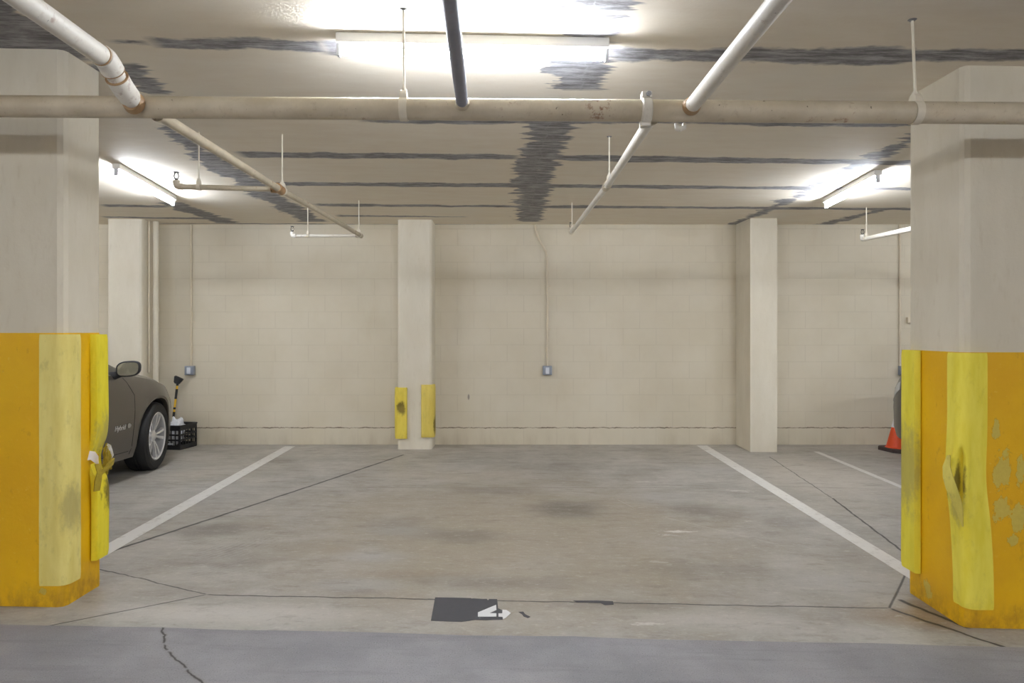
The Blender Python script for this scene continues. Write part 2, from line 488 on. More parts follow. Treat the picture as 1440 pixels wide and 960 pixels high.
M['ceiling'] = mat_ceiling()
M['floor'] = mat_floor()
M['asphalt'] = mat_asphalt()
M['block'] = mat_blockwall()
M['column'] = mat_plaster('painted_column', lin(208, 200, 181), lin(217, 210, 193), lin(192, 180, 156))
M['sidewall'] = mat_plaster('painted_wall', lin(196, 182, 154), lin(206, 192, 166), lin(176, 162, 134))
M['line'] = None
t = NT('worn_white_line_paint')
_n = t.noise(t.obj, 16, 5, .7); _m = t.noise(t.obj, 2.0, 4, .6)
M['line'] = t.done(t.mix(t.m('MULTIPLY', t.ramp(_n, .5, .7), .7), t.mix(_m, lin(206, 204, 198), lin(224, 222, 217)), lin(182, 178, 170)), .65)
M['black_paint'] = simple('charcoal_floor_paint', lin(70, 70, 74), .7, 0, .14, 30, .1)
M['white_paint'] = simple('white_floor_paint', lin(226, 226, 226), .6, 0, .05, 20)
M['pipe'] = mat_pipe('cream_pipe_paint', lin(184, 172, 149), lin(204, 193, 171), .8)
M['pipe_white'] = mat_pipe('off_white_pipe_paint', lin(220, 214, 202), lin(230, 226, 216), .55)
M['steel_pipe'] = mat_pipe('grey_pipe_paint', lin(128, 130, 142), lin(142, 145, 158), .2)
M['rust'] = mat_pipe('rusty_joint', lin(150, 112, 74), lin(176, 146, 108), 1.0)
M['rod'] = simple('painted_rod', lin(214, 206, 188), .5, 0, .08, 40)
M['galv'] = simple('galvanised_metal', lin(150, 150, 150), .42, .8, .15, 40)
M['enamel'] = simple('white_enamel', lin(214, 212, 206), .4, 0, .04, 20)
M['holder'] = simple('white_plastic', lin(196, 198, 202), .5, 0, .04, 20)
M['brass'] = simple('dark_brass', lin(80, 76, 72), .4, .6, .1, 40)
M['conduit'] = mat_pipe('tan_conduit_paint', lin(204, 191, 167), lin(210, 199, 177), .12)
M['box'] = simple('grey_cast_box', lin(140, 146, 156), .5, .2, .08, 50)
M['plate'] = simple('pale_receptacle', lin(206, 210, 218), .45, 0, .04, 40)
M['rubber'] = simple('black_rubber', lin(26, 26, 27), .75, 0, .2, 60, .1)
M['blackplastic'] = simple('black_plastic', lin(30, 30, 33), .45, 0, .15, 40)
M['chrome'] = simple('silver_alloy', lin(218, 218, 220), .3, .55, .06, 20)
M['glass'] = simple('dark_car_glass', lin(30, 34, 36), .06, 0, .1, 4, 0, .8)
M['mirror'] = simple('mirror_glass', lin(190, 196, 196), .03, 1.0, .02, 4)
M['under'] = simple('dark_underbody', lin(24, 24, 25), .8, 0, .2, 20)
M['lampglass'] = simple('clear_lamp_lens', lin(190, 194, 198), .12, .3, .06, 30)
M['redlens'] = simple('red_lamp_lens', lin(150, 18, 16), .15, 0, .1, 30)
M['orange'] = simple('orange_cone_plastic', lin(222, 78, 28), .5, 0, .14, 22, .05)
M['collar'] = simple('white_reflective_collar', lin(224, 226, 230), .35, 0, .05, 30)
M['conebase'] = simple('dark_cone_base', lin(62, 50, 46), .7, 0, .2, 24)
M['bag'] = simple('white_plastic_bag', lin(220, 222, 226), .35, 0, .06, 20)
M['toolyellow'] = simple('yellow_handle', lin(226, 178, 40), .45, 0, .1, 30)
M['paper'] = simple('white_torn_label', lin(222, 220, 222), .6, 0, .04, 60)
M['foaminside'] = simple('torn_foam', lin(160, 140, 40), .85, 0, .45, 45, .5)
t = NT('car_paint_brown'); 
_fl = t.noise(t.obj, 400, 1, .5)
M['carbrown'] = t.done(t.mix(_fl, lin(84, 78, 71), lin(98, 92, 84)), .32, .55, .5)
t.bsdf.inputs['Coat Weight'].default_value = .6; t.bsdf.inputs['Coat Roughness'].default_value = .08
t = NT('car_paint_grey')
_fl = t.noise(t.obj, 400, 1, .5)
M['cargrey'] = t.done(t.mix(_fl, lin(66, 64, 62), lin(76, 74, 72)), .35, .4, .5)
t.bsdf.inputs['Coat Weight'].default_value = .5; t.bsdf.inputs['Coat Roughness'].default_value = .1
def mat_tube(name, e):
    t = NT(name)
    t.bsdf.inputs['Emission Color'].default_value = (0.92, 0.97, 1.06, 1)
    t.bsdf.inputs['Emission Strength'].default_value = e
    return t.done(t.mix(t.noise(t.obj, 5, 1), lin(250, 250, 250), lin(240, 240, 240)), .3)
M['tube'] = mat_tube('fluorescent_tube_main', 94.0)  # main lamp, dimmed to soften the glow around it
M['tube_bay'] = mat_tube('fluorescent_tube', 84.0)
M['tube_unseen'] = mat_tube('fluorescent_tube_unseen', 100.0)  # tubes of the unseen lamps, most of them added as fill light

# ------------------------------------------------------------------ the setting
XL, XR, YB = -9.0, 9.0, -7.0
LANE = 3.16

def grid(x0, x1, y0, y1, nx, ny, zf, flip=False, edge=None):
    mb = MB(); vs = []; fs = []
    for j in range(ny + 1):
        for i in range(nx + 1):
            x = x0 + (x1 - x0) * i / nx; y = y0 + (y1 - y0) * j / ny
            if edge and j == edge[0]: y += edge[1](x)
            vs.append((x, y, zf(x, y)))
    for j in range(ny):
        for i in range(nx):
            a = j * (nx + 1) + i
            f = (a, a + 1, a + nx + 2, a + nx + 1)
            fs.append(tuple(reversed(f)) if flip else f)
    # thickness
    n = len(vs); d = 0.15 if flip else -0.15
    vs += [(x, y, z + d) for (x, y, z) in vs]
    fs += [tuple(reversed([i + n for i in f])) for f in fs]
    W = nx + 1
    rim = [i for i in range(W)] + [j * W + nx for j in range(1, ny + 1)] + [ny * W + i for i in range(nx - 1, -1, -1)] + [j * W for j in range(ny - 1, 0, -1)]
    for k in range(len(rim)):
        a, b = rim[k], rim[(k + 1) % len(rim)]
        fs.append((a, b, b + n, a + n) if flip else (b, a, a + n, b + n))
    mb.add(vs, fs)
    return mb

def lane_edge(x):
    return 0.012 * mnoise.noise(Vector((x * 2.1, 0, 0))) + .008 * mnoise.noise(Vector((x * 9, 1, 0))) - .011 * x * .5
fl = grid(XL, XR, LANE, YW, 120, 40, floorz, edge=(0, lane_edge)).build('floor', M['floor'], smooth=30)
tag(fl, 'stained grey concrete slab of the parking bays', kind='structure')
ln = grid(XL, XR, YB, LANE, 120, 40, floorz, edge=(40, lane_edge)).build('driving_lane', M['asphalt'], smooth=30)
tag(ln, 'dark grey asphalt strip of the driving lane in the foreground', kind='structure')
ce = grid(XL, XR, YB, YW, 72, 62, ceilz, flip=True).build('ceiling', M['ceiling'], smooth=30)
tag(ce, 'tan painted concrete ceiling with dark patched seams', kind='structure')
def wallbox(name, lo, hi, mat, label):
    o = MB().box(lo, hi).build(name, mat, smooth=0)
    return tag(o, label, kind='structure')
wallbox('wall_back', (XL, YW, -.15), (XR, YW + .2, 2.95), M['block'], 'cream painted concrete block wall behind the bays')
wallbox('wall_left', (XL - .2, YB, -.15), (XL, YW, 2.95), M['sidewall'], 'cream painted wall far to the left')
wallbox('wall_right', (XR, YB, -.15), (XR + .2, YW, 2.95), M['sidewall'], 'cream painted wall far to the right')
wallbox('wall_front', (XL, YB - .2, -.15), (XR, YB, 2.95), M['sidewall'], 'cream painted wall across the driving lane')

# ------------------------------------------------------------------ columns
def colmesh(x0, x1, y0, y1, zb, zt, ch, corners='abcd', grow=0.0):
    """chamfered column outline; zb, zt are functions of (x, y)"""
    x0 -= grow; x1 += grow; y0 -= grow; y1 += grow
    pts = []
    for k, (cx, cy, sx, sy) in zip('abcd', ((x0, y0, 1, 1), (x1, y0, -1, 1), (x1, y1, -1, -1), (x0, y1, 1, -1))):
        if k in corners:
            p = [(cx, cy + sy * ch), (cx + sx * ch * .3, cy + sy * ch * .3), (cx + sx * ch, cy)]
            if k in 'bd': p.reverse()
            pts += p
        else:
            pts.append((cx, cy))
    n = len(pts); N = 14
    mb = MB(); vs = []; fs = []
    for j in range(N + 1):
        for (x, y) in pts:
            a, b = zb(x, y), zt(x, y)
            vs.append((x, y, a + (b - a) * j / N))
    for j in range(N):
        for i in range(n):
            fs.append((j * n + i, j * n + (i + 1) % n, (j + 1) * n + (i + 1) % n, (j + 1) * n + i))
    fs.append(tuple(reversed(range(n)))); fs.append(tuple(N * n + i for i in range(n)))
    return mb.add(vs, fs)

LCX, LCY0, LCY1 = -2.145, 3.375, 3.69       # near left column: right side, front, rear
RCX, RCY0, RCY1 = 2.193, 3.347, 3.815       # near right column: left side, front, rear
def front_column(x0, x1, y0, y1, split, label, peel, dx):
    zc = floorz((x0 + x1) / 2, y0)
    c = thing('concrete_column', ((x0 + x1) / 2, (y0 + y1) / 2, zc), label, 'column')
    colmesh(x0, x1, y0, y1, lambda x, y: split, ceilz, .034).build('shaft', M['column'], c, smooth=20)
    rel = [((p[0] - c.location.x, p[1] - c.location.y, p[2] - c.location.z), a, b) for p, a, b in peel]
    o = colmesh(x0, x1, y0, y1, floorz, lambda x, y: split, .034, grow=.0025).build('painted_base', mat_yellowpaint(rel), c, smooth=20)
    tag(o, 'yellow painted lower part')
    return c
front_column(LCX - .47, LCX, LCY0, LCY1, 1.386, 'cream concrete column with yellow painted base at the left edge, nearest the lane',
             [(P(60, 830, LCY0), .03, .02)], 0)
front_column(RCX, RCX + .47, RCY0, RCY1, 1.293, 'cream concrete column with peeling yellow painted base at the right edge, nearest the lane',
             [(P(1408, 660, RCY0), .045, .11), (P(1412, 715, RCY0), .05, .07), (P(1402, 603, RCY0), .02, .05), (P(1432, 725, RCY0), .05, .07),
              (P(1436, 660, RCY0), .025, .08), (P(1312, 828, RCY0 + .28), .05, .05), (P(1322, 688, RCY0 + .12), .05, .03), (P(1425, 760, RCY0), .03, .03)], 0)
def wall_column(x0, x1, y0, corners, label):
    o = colmesh(x0, x1, y0, YW, floorz, ceilz, .03, corners).build('concrete_column', M['column'], origin=((x0 + x1) / 2, (y0 + YW) / 2, 0), smooth=20)
    return tag(o, label, 'column')
wall_column(-4.69, -4.28, 8.17, 'ab', 'cream concrete column against the back wall beside the brown car')
BX0, BX1, BY = -1.287, -.882, 8.19
wall_column(BX0, BX1, BY, 'ab', 'cream concrete column against the back wall with two yellow corner guards')
wall_column(2.81, 3.12, 8.05, '', 'narrow bare cream concrete column against the back wall, right of the bay')

# ------------------------------------------------------------------ foam corner guards
def sm(a, b, x):
    t = max(0, min(1, (x - a) / (b - a))); return t * t * (3 - 2 * t)

def guard(cx, cy, sx, sy, la, lb, th, z0, z1, mat, label, group=None, dent=None, shift=None, nz=70, ch=.034):
    """L shaped foam bumper on a column corner at (cx, cy); sx, sy point away from the column.
    la: leg along x, lb: leg along y"""
    R0 = th + ch * .55
    outer = []
    ox, oy = th, th                        # outer offsets
    NL, NA = 16, 18
    for i in range(NL + 1):
        outer.append((-la + (la + ox - R0) * i / NL, oy))
    for i in range(1, NA):
        a = PI / 2 * (1 - i / NA)
        outer.append((ox - R0 + R0 * math.cos(a), oy - R0 + R0 * math.sin(a)))
    for i in range(NL + 1):
        outer.append((ox, oy - R0 - (lb + oy - R0) * i / NL))
    e = .004
    inner = [(e, -lb), (e, -ch - e), (-ch - e, e), (-la, e)]
    no = len(outer)
    # soften the leg ends
    outer[0] = (outer[0][0], th * .55); outer[-1] = (th * .55, outer[-1][1])
    n = no + len(inner)
    org = Vector((cx, cy, z0))
    vs = []; fs = []
    for j in range(nz + 1):
        f = j / nz
        z = z0 + (z1 - z0) * f
        for i, (u, v) in enumerate(outer + inner):
            k = 1.0
            if i < no:
                q = i / (no - 1)
                d = dent(q, z) if dent else 0.0
                d += .0016 * mnoise.noise(Vector((q * 4 + cx * 7, z * 5, cy)))
                d += .004 * (max(0, 1 - min(f, 1 - f) * nz / 1.5))
                # move toward the inner corner line
                if i <= NL: nx_, ny_ = 0, 1
                elif i >= no - NL - 1: nx_, ny_ = 1, 0
                else:
                    a = PI / 2 * (1 - (i - NL) / NA); nx_, ny_ = math.cos(a), math.sin(a)
                u2, v2 = u - nx_ * d, v - ny_ * d
            else:
                u2, v2 = u, v
            s = shift(z) if shift else (0, 0)
            vs.append((cx + sx * u2 + s[0], cy + sy * v2 + s[1], z))
    for j in range(nz):
        for i in range(n):
            fs.append((j * n + i, j * n + (i + 1) % n, (j + 1) * n + (i + 1) % n, (j + 1) * n + i))
    fs.append(tuple(reversed(range(n)))); fs.append(tuple(nz * n + i for i in range(n)))
    o = MB().add(vs, fs).build('corner_guard', mat, origin=org, smooth=50)
    return tag(o, label, 'corner guard', group)

TH = .034
# near left column, corner towards the lane: pale and dusty, small dent low down
def dentA(q, z):
    c = math.exp(-((q - .62) / .10) ** 2) * math.exp(-((z - .52) / .11) ** 2) * .012
    c += math.exp(-((q - .7) / .06) ** 2) * math.exp(-((z - .40) / .03) ** 2) * .008
    c += math.exp(-((q - .6) / .2) ** 2) * math.exp(-((z - .92) / .02) ** 2) * .004
    return c
gA = (LCX + .0025, LCY0 - .0025)
guard(gA[0], gA[1], 1, -1, .105, .08, TH, .172, 1.379,
      mat_foam('dusty_yellow_foam', lin(222, 205, 116), lin(232, 218, 134), [], .22, [((TH, 0, .36), .05, .16), ((TH, -.02, .75), .02, .012)]),
      'dusty pale yellow foam corner guard on the left column, facing the lane', dent=dentA)
# near left column, inner corner: split at mid height
zs = P(148, 642, LCY1).z
def dentB(q, z):
    w = math.exp(-((z - zs) / .085) ** 2)
    return .030 * w * sm(.05, .4, q) + .010 * math.exp(-((z - zs - .12) / .10) ** 2) * (1 - sm(.3, .6, q))
def shiftB(z):
    return (-.010 * math.exp(-((z - zs) / .12) ** 2) + .004 * math.sin(z * 3), 0)
gb_loc = (LCX + .0025, LCY1 + .0025)
gB = guard(gb_loc[0], gb_loc[1], 1, 1, .08, .115, TH, .215, 1.378,
      mat_foam('split_yellow_foam', lin(230, 211, 36), lin(240, 224, 60), [((.03, .015, zs - .215), .05, .10), ((.03, .02, zs - .42), .02, .12)], .15, [((.03, .02, zs - .12), .05, .2)]),
      'bright yellow foam corner guard split open at mid height, beside the car', dent=dentB, shift=shiftB)
# torn foam lumps and a torn label, part of the split guard
def lump(name, c, r, mat, parent, seed, sq=(1, 1, 1), amp=.5):
    bm = bmesh.new(); bmesh.ops.create_icosphere(bm, subdivisions=4, radius=1.0)
    for v in bm.verts:
        k = 1 + amp * mnoise.fractal(v.co * 2.3 + Vector((seed, seed * 2, 0)), 1.0, 2.0, 4)
        v.co = Vector((v.co.x * sq[0], v.co.y * sq[1], v.co.z * sq[2])) * r * k + Vector(c)
    return MB().from_bm(bm).build(name, mat, parent, smooth=60)
lump('torn_foam', (LCX + .022, LCY1 + .012, zs - .01), .020, M['foaminside'], gB, 3.1, (.8, 1.2, 3.2), .6)
fb = MB()
def ribbon(mb, pts, wv, th, ws=None):
    pts = [Vector(p) for p in pts]; wv = Vector(wv); n = len(pts)
    vs = []
    for i, p in enumerate(pts):
        tg = (pts[min(i + 1, n - 1)] - pts[max(i - 1, 0)]).normalized()
        nn = tg.cross(wv).normalized() * th
        wj = wv * (ws[i] if ws else 1 + .18 * math.sin(i * 2.3))
        vs += [p - wj - nn, p + wj - nn, p + wj + nn, p - wj + nn]
    fs = []
    for i in range(n - 1):
        for k in range(4):
            fs.append((i * 4 + k, i * 4 + (k + 1) % 4, i * 4 + 4 + (k + 1) % 4, i * 4 + 4 + k))
    fs += [(3, 2, 1, 0), tuple((n - 1) * 4 + k for k in range(4))]
    mb.add(vs, fs)
Yf = LCY1 - .03
ribbon(fb, [P(140, 668, Yf - .06), P(144, 663, Yf - .07), P(150, 657, Yf - .05), P(155, 652, Yf + .01), P(159, 648, Yf + .05)], (.003, 0, .016), .006)
ribbon(fb, [P(136, 690, Yf - .10), P(138, 675, Yf - .10), P(140, 664, Yf - .09), P(138, 652, Yf - .10)], (.008, .012, 0), .004)
tag(fb.build('foam_flap', M['foaminside'], gB, smooth=60), 'torn flap of yellow foam')
pb = MB()
ribbon(pb, [P(112, 640, LCY0 + .155), P(119, 639, LCY0 + .18), P(127, 640, LCY0 + .20), P(134, 643, LCY0 + .21), P(138.5, 649, LCY0 + .20)], (-.004, .006, .026), .0008)
tag(pb.build('torn_label', M['paper'], gB, smooth=60), 'torn white paper label reaching over to the painted base')
pb = MB()
ribbon(pb, [P(149, 628, LCY1 + .01), P(153, 631, LCY1 + .0), P(156, 636, LCY1 + .02), P(157, 645, LCY1 + .02)], (.010, 0, .018), .0008)
tag(pb.build('torn_label', M['paper'], gB, smooth=60), 'scrap of white paper label stuck to the split')

# near right column, inner corner: clean
guard(RCX - .0025, RCY1 + .0025, -1, 1, .08, .135, TH, .112, 1.292, mat_foam('clean_yellow_foam', lin(230, 215, 62), lin(240, 227, 80), [], .12, [((-.03, -.02, .55), .05, .3)]),
      'intact yellow foam corner guard on the right column, at its far corner beside the cone')
# near right column, corner towards the lane: gashed
zg = P(1345, 672, RCY0).z
zg1 = P(1345, 690, RCY0).z
def dentD(q, z):
    w = sm(zg - .20, zg - .08, z) * (1 - sm(zg + .10, zg + .17, z))
    qc = .60 - .10 * sm(zg - .20, zg + .10, z)           # the split leans along the corner
    wid = .055 * w + .012
    g = math.exp(-((q - qc) / wid) ** 4)
    lip = math.exp(-((q - qc - .14) / .06) ** 2) * math.exp(-((z - zg + .01) / .10) ** 2) * -.030
    lip += math.exp(-((q - qc + .13) / .05) ** 2) * math.exp(-((z - zg) / .12) ** 2) * -.010
    return .036 * w * g + lip
def shiftD(z):
    return (.030 * (1 - sm(.1, .9, z)) - .012 * math.exp(-((z - zg) / .16) ** 2), 0)
gD = guard(RCX - .0025, RCY0 - .0025, -1, -1, .098, .075, TH, .068, 1.29,
      mat_foam('gashed_yellow_foam', lin(230, 214, 66), lin(240, 226, 90), [((-.026, .004, zg - .075), .024, .13)], .14, [((-.03, -.02, zg - .22), .03, .12)]),
      'yellow foam corner guard with a deep gash, on the right column, facing the lane', dent=dentD, shift=shiftD, nz=110)
fb = MB()
ribbon(fb, [P(1334, 640, RCY0 + .0), P(1331, 655, RCY0 - .012), P(1333, 670, RCY0 - .030), P(1338, 686, RCY0 - .044), P(1345, 703, RCY0 - .050), P(1350, 720, RCY0 - .047), P(1354, 740, RCY0 - .036)], (.013, -.016, .006), .004, [.3, .75, 1.0, 1.1, .95, .6, .12])
tag(fb.build('foam_flap', mat_foam('grey_smudged_foam', lin(196, 182, 84), lin(212, 198, 96), [], .4), gD, smooth=60), 'dirty flap of foam peeling below the gash')

# middle wall column guards
zB = lambda py, Y: CAM_H - (py - CY) / F_PX * Y
z_burn = zB(574, 8.15) - zB(617, 8.15)
guard(BX0, BY, -1, -1, .115, .09, .034, zB(617, 8.15), zB(545, 8.15), mat_foam('burnt_yellow_foam', lin(214, 192, 70), lin(224, 204, 86), [((-.055 + .10, -.03, z_burn), .075, .10)], .2),
      'short yellow foam guard with a black scorched hole on the middle wall column', nz=30,
      dent=lambda q, z: .018 * math.exp(-((q - .3) / .2) ** 2) * math.exp(-((z - zB(572, 8.15)) / .06) ** 2))
guard(BX1, BY, 1, -1, .125, .09, .034, zB(615, 8.15), zB(541, 8.15), mat_foam('scuffed_yellow_foam', lin(206, 184, 84), lin(216, 196, 100), [((.03, .03, .15), .02, .14)], .2),
      'short yellow foam guard with a torn right edge on the middle wall column', nz=30)

# ------------------------------------------------------------------ painted markings
def strip(a, b, wa, wb, n=24, lift=.0015):
    a = Vector(a); b = Vector(b); d = (b - a); d.z = 0; d.normalize(); nn = Vector((d.y, -d.x, 0))
    mb = MB(); vs = []; fs = []
    for i in range(n + 1):
        p = a.lerp(b, i / n); w = wa + (wb - wa) * i / n
        for s in (-1, 1):
            q = p + nn * s * w / 2 * (1 + .05 * mnoise.noise(Vector((i * .7, s, 0))))
            for dz in (0, lift):
                vs.append((q.x, q.y, floorz(q.x, q.y) + .0006 + dz))
    for i in range(n):
        o = i * 4; p = o + 4
        fs += [(o + 1, o + 3, p + 3, p + 1), (o, p, p + 2, o + 2), (o, o + 1, p + 1, p), (o + 2, p + 2, p + 3, o + 3)]
    fs += [(0, 2, 3, 1), (n * 4, n * 4 + 1, n * 4 + 3, n * 4 + 2)]
    return mb.add(vs, fs)
def pline(a, b, wa, wb, label):
    o = strip(a, b, wa, wb).build('parking_line', M['line'], origin=((a + b) / 2), smooth=0)
    return tag(o, label, 'parking line')
pline(FL(408, 627.5), FL(118, 791), .125, .115, 'white painted line on the left side of the empty bay, nearest the car')
pline(FL(987, 626.5), FL(1300, 818), .125, .115, 'broad white painted line on the right side of the empty bay')
pline(FL(1148, 635), FL(1300, 698), .06, .06, 'thin faded white line on the floor in front of the traffic cone')

def c8(x, y): return FL(590 + x / 8.47, 830 + y / 8.47)
num = thing('floor_number', c8(600, 230), 'white number 4 painted on a dark patch at the front of the bay', 'painted number')
zf1 = lambda x, y: floorz(x, y) + .0006
zf2 = lambda x, y: floorz(x, y) + .0026
poly = [(185, 85), (400, 88), (610, 93), (620, 100), (640, 97), (760, 104), (800, 102), (815, 122), (830, 104), (925, 106), (930, 160), (935, 215), (990, 240), (990, 350),
        (880, 352), (800, 356), (660, 352), (500, 375), (330, 370), (135, 362)]
MB().prism([c8(*p) for p in reversed(poly)], zf1, .0012).build('dark_patch', M['black_paint'], num, smooth=0)
d = MB()
d.prism([c8(*p) for p in reversed([(695, 268), (912, 178), (915, 238), (832, 276), (915, 279), (915, 318), (695, 318)])], zf2, .001)
d.prism([c8(*p) for p in reversed([(940, 280), (985, 280), (988, 236), (1035, 240), (1088, 275), (1030, 330), (995, 348), (988, 320), (940, 318)])], zf2, .001)
d.build('digit', M['white_paint'], num, smooth=0)
d = MB().prism([c8(*p) for p in reversed([(1178, 258), (1235, 254), (1258, 285), (1322, 316), (1290, 330), (1240, 312), (1222, 286)])], zf1, .001)
tag(d.build('paint_fragment', M['black_paint'], num, smooth=0), 'loose scrap of dark paint right of the digit')
d = MB().prism([FL(*p) for p in reversed([(806, 844.5), (840, 844.5), (862, 845.5), (863, 850), (850, 850.5), (845, 848), (812, 847)])], zf1, .001)
tag(d.build('paint_fragment', M['black_paint'], num, smooth=0), 'dark paint remnant along the joint')

# ------------------------------------------------------------------ pipes
YM = 2.88; RM = .0445
def mainz(x): return 2.309 - .0069 * x
mp = thing('sprinkler_main_pipe', (0, YM, mainz(0)), 'thick cream main sprinkler pipe crossing the whole view under the ceiling', 'pipe')
XC = P(908, 150, YM).x
MB().tube([(x, YM, mainz(x)) for x in (-8.9, -4, -2, -1, 0, XC - .003)], RM, 28).build('pipe_length', M['pipe'], mp)
MB().tube([(x, YM, mainz(x)) for x in (XC + .003, 2, 4, 8.9)], RM, 28).build('pipe_length', M['pipe'], mp)
def coupling(x):
    mb = MB()
    def rg(a, b, r0, r1): mb.tube([(a, YM, mainz(a)), (b, YM, mainz(b))], [r0, r1], 28)
    rg(x - .022, x - .016, RM + .002, RM + .009); rg(x - .016, x + .016, RM + .011, RM + .011); rg(x + .016, x + .022, RM + .009, RM + .002)
    # bolt lugs, top front and bottom back
    for s in (1, -1):
        cz = mainz(x) + s * (RM + .010); cy = YM - s * .012
        mb.box((x - .022, cy - .026, cz - .010), (x + .020, cy - .006, cz + .016), .004)
        mb.box((x - .020, cy + .006, cz - .010), (x + .022, cy + .024, cz + .016), .004)
    return mb
cp = coupling(XC).build('coupling', M['pipe_white'], mp)
mb = MB(); cz = mainz(XC) + RM + .012
mb.tube([(XC + .004, YM - .055, cz), (XC + .004, YM + .03, cz)], .006, 8)
mb.tube([(XC + .004, YM - .050, cz - .001), (XC + .004, YM - .040, cz - .001)], .011, 6)
mb.build('coupling_bolt', M['galv'], cp)

def boss(mbx, base, out, r, h):
    b = Vector(base); o = Vector(out).normalized()
    mbx.tube([b, b + o * h * .5, b + o * h], [r * 1.12, r * 1.1, r * 1.0], 20)

# near pipes coming from the lane side into the main
def pipe_thing(name, label, loc, cat='pipe'):
    return thing(name, loc, label, cat)
# a) left: stepped white pipe with two elbows
e = P(190, 150, YM - RM)
xL = e.x
pts_main = []
pL = pipe_thing('feed_pipe', 'off-white pipe with two rusty elbows dropping into the main pipe, upper left', (xL, YM - RM, e.z))
RL = .0365
Pn = Vector((xL - .012, 1.2, P(45, 0, 2.19).z + .018)); Pe1 = P(150, 84, 2.60); Pe2 = P(173, 124, 2.72)
Pend = Vector((xL, YM - RM - .004, mainz(xL)))
MB().tube([Pn + (Pn - Pe1) * 4.0, Pn, Pe1 + Vector((0, -.035, .002))], RL, 24).build('pipe_length', M['pipe_white'], pL)
mid0 = Pe1 + (Pe2 - Pe1) * .38; mid1 = Pe1 + (Pe2 - Pe1) * .62
mb = MB()
mb.tube([Pe1 + Vector((0, -.034, .002)), Pe1 + Vector((0, -.030, .002)), Pe1 + Vector((0, -.005, 0)), Pe1 + (Pe2 - Pe1) * .16, mid0 - (Pe2 - Pe1) * .02], [RL + .001, RL + .0055, RL + .0055, RL + .0055, RL + .0055], 24)
mb.build('elbow', M['pipe_white'], pL)
MB().tube([mid0 - (Pe2 - Pe1) * .03, mid1 + (Pe2 - Pe1) * .03], RL - .002, 24).build('pipe_length', M['pipe_white'], pL)
dl = Pend - Pe2
mb = MB()
mb.tube([mid1, Pe1 + (Pe2 - Pe1) * .84, Pe2 + dl * .14, Pe2 + dl * .52], [RL + .0055] * 4, 24)
mb.build('elbow', M['pipe_white'], pL)
MB().tube([Pe2 + dl * .50, Pend], RL - .003, 24).build('pipe_length', M['pipe_white'], pL)
for (qa, qb, ra, rb) in ((Pe1 + Vector((0, -.040, .002)), Pe1 + Vector((0, -.034, .002)), RL + .0025, RL + .0025), (Pe2 + dl * .52, Pe2 + dl * .56, RL + .002, RL + .002),
                         (mid1 - (Pe2 - Pe1) * .02, mid1 + (Pe2 - Pe1) * .01, RL + .0065, RL + .0065), (mid0 - (Pe2 - Pe1) * .01, mid0 + (Pe2 - Pe1) * .01, RL + .0065, RL + .0065),
                         (Pend + Vector((0, -.030, 0)), Pend + Vector((0, -.002, 0)), RL, RL + .009)):
    tag(MB().tube([qa, qb], [ra, rb], 24).build('rust_ring', M['rust'], pL), 'rusty joint ring')
# b) centre grey pipe
eC = P(650, 146, YM - RM); pC = pipe_thing('feed_pipe', 'dark grey pipe joining the main pipe, crossing in front of the strip light', eC)
a = P(633, 0, 1.97); dirn = (a - eC) / (eC.y - a.y)
MB().tube([eC + dirn * 8.0, eC + dirn * .8, eC + dirn * .012], .0242, 24).build('pipe_length', M['steel_pipe'], pC)
mb = MB(); boss(mb, eC + Vector((0, -.001, 0)), dirn, .026, .03); mb.build('weld_outlet', M['pipe'], pC)
# c) right white pipe
eR = P(972, 150, YM - RM); pR = pipe_thing('feed_pipe', 'bright off-white pipe running from the lane into the main pipe, upper right', eR)
a = P(1095, 0, 1.925); dirn = (a - eR) / (eR.y - a.y)
MB().tube([eR + dirn * 8.0, eR + dirn * .8, eR + dirn * .015], .0302, 24).build('pipe_length', M['pipe_white'], pR)
mb = MB(); boss(mb, eR + Vector((0, -.001, 0)), dirn, .033, .03); tag(mb.build('weld_outlet', M['rust'], pR), 'rusty outlet ring')

# far branch lines
def sprinkler(parent, base, up=True):
    """base: threaded end; head points up"""
    b = Vector(base); s = 1 if up else -1
    mb = MB()
    mb.tube([b, b + Vector((0, 0, .012 * s))], .011, 12)
    mb.tube([b + Vector((0, 0, .012 * s)), b + Vector((0, 0, .016 * s))], .015, 6)
    for q in (-1, 1):
        mb.tube([b + Vector((q * .010, 0, .016 * s)), b + Vector((q * .016, 0, .030 * s)), b + Vector((q * .012, 0, .050 * s)), b + Vector((0, 0, .058 * s))], .0035, 6)
    mb.tube([b + Vector((0, 0, .016 * s)), b + Vector((0, 0, .045 * s))], .0025, 6)
    h = mb.build('sprinkler_head', M['brass'], parent)
    d = MB(); d.tube([b + Vector((0, 0, .057 * s)), b + Vector((0, 0, .0605 * s))], [.019, .017], 16)
    d2 = MB(); d2.v = d.v; d2.f = d.f
    o = bpy.data.objects.new('deflector', bpy.data.meshes.new('deflector'))
    o.data.from_pydata([tuple(Vector(p) - Vector(parent.location)) for p in d.v], [], d.f)
    o.data.materials.append(M['blackplastic']); col.objects.link(o); o.parent = h
    return h

def elbow(parent, corner, a, b, r, mat):
    c = Vector(corner); a = Vector(a).normalized(); b = Vector(b).normalized()
    k = r * 2.4
    mb = MB()
    pts = [c + a * k, c + a * k * .45 + b * k * .04, c + (a + b) * k * .16, c + b * k * .45 + a * k * .04, c + b * k]
    mb.tube(pts, [r * 1.32, r * 1.30, r * 1.30, r * 1.30, r * 1.32], 18)
    return mb.build('elbow', mat, parent)

HANGERS = []
RB = .0215
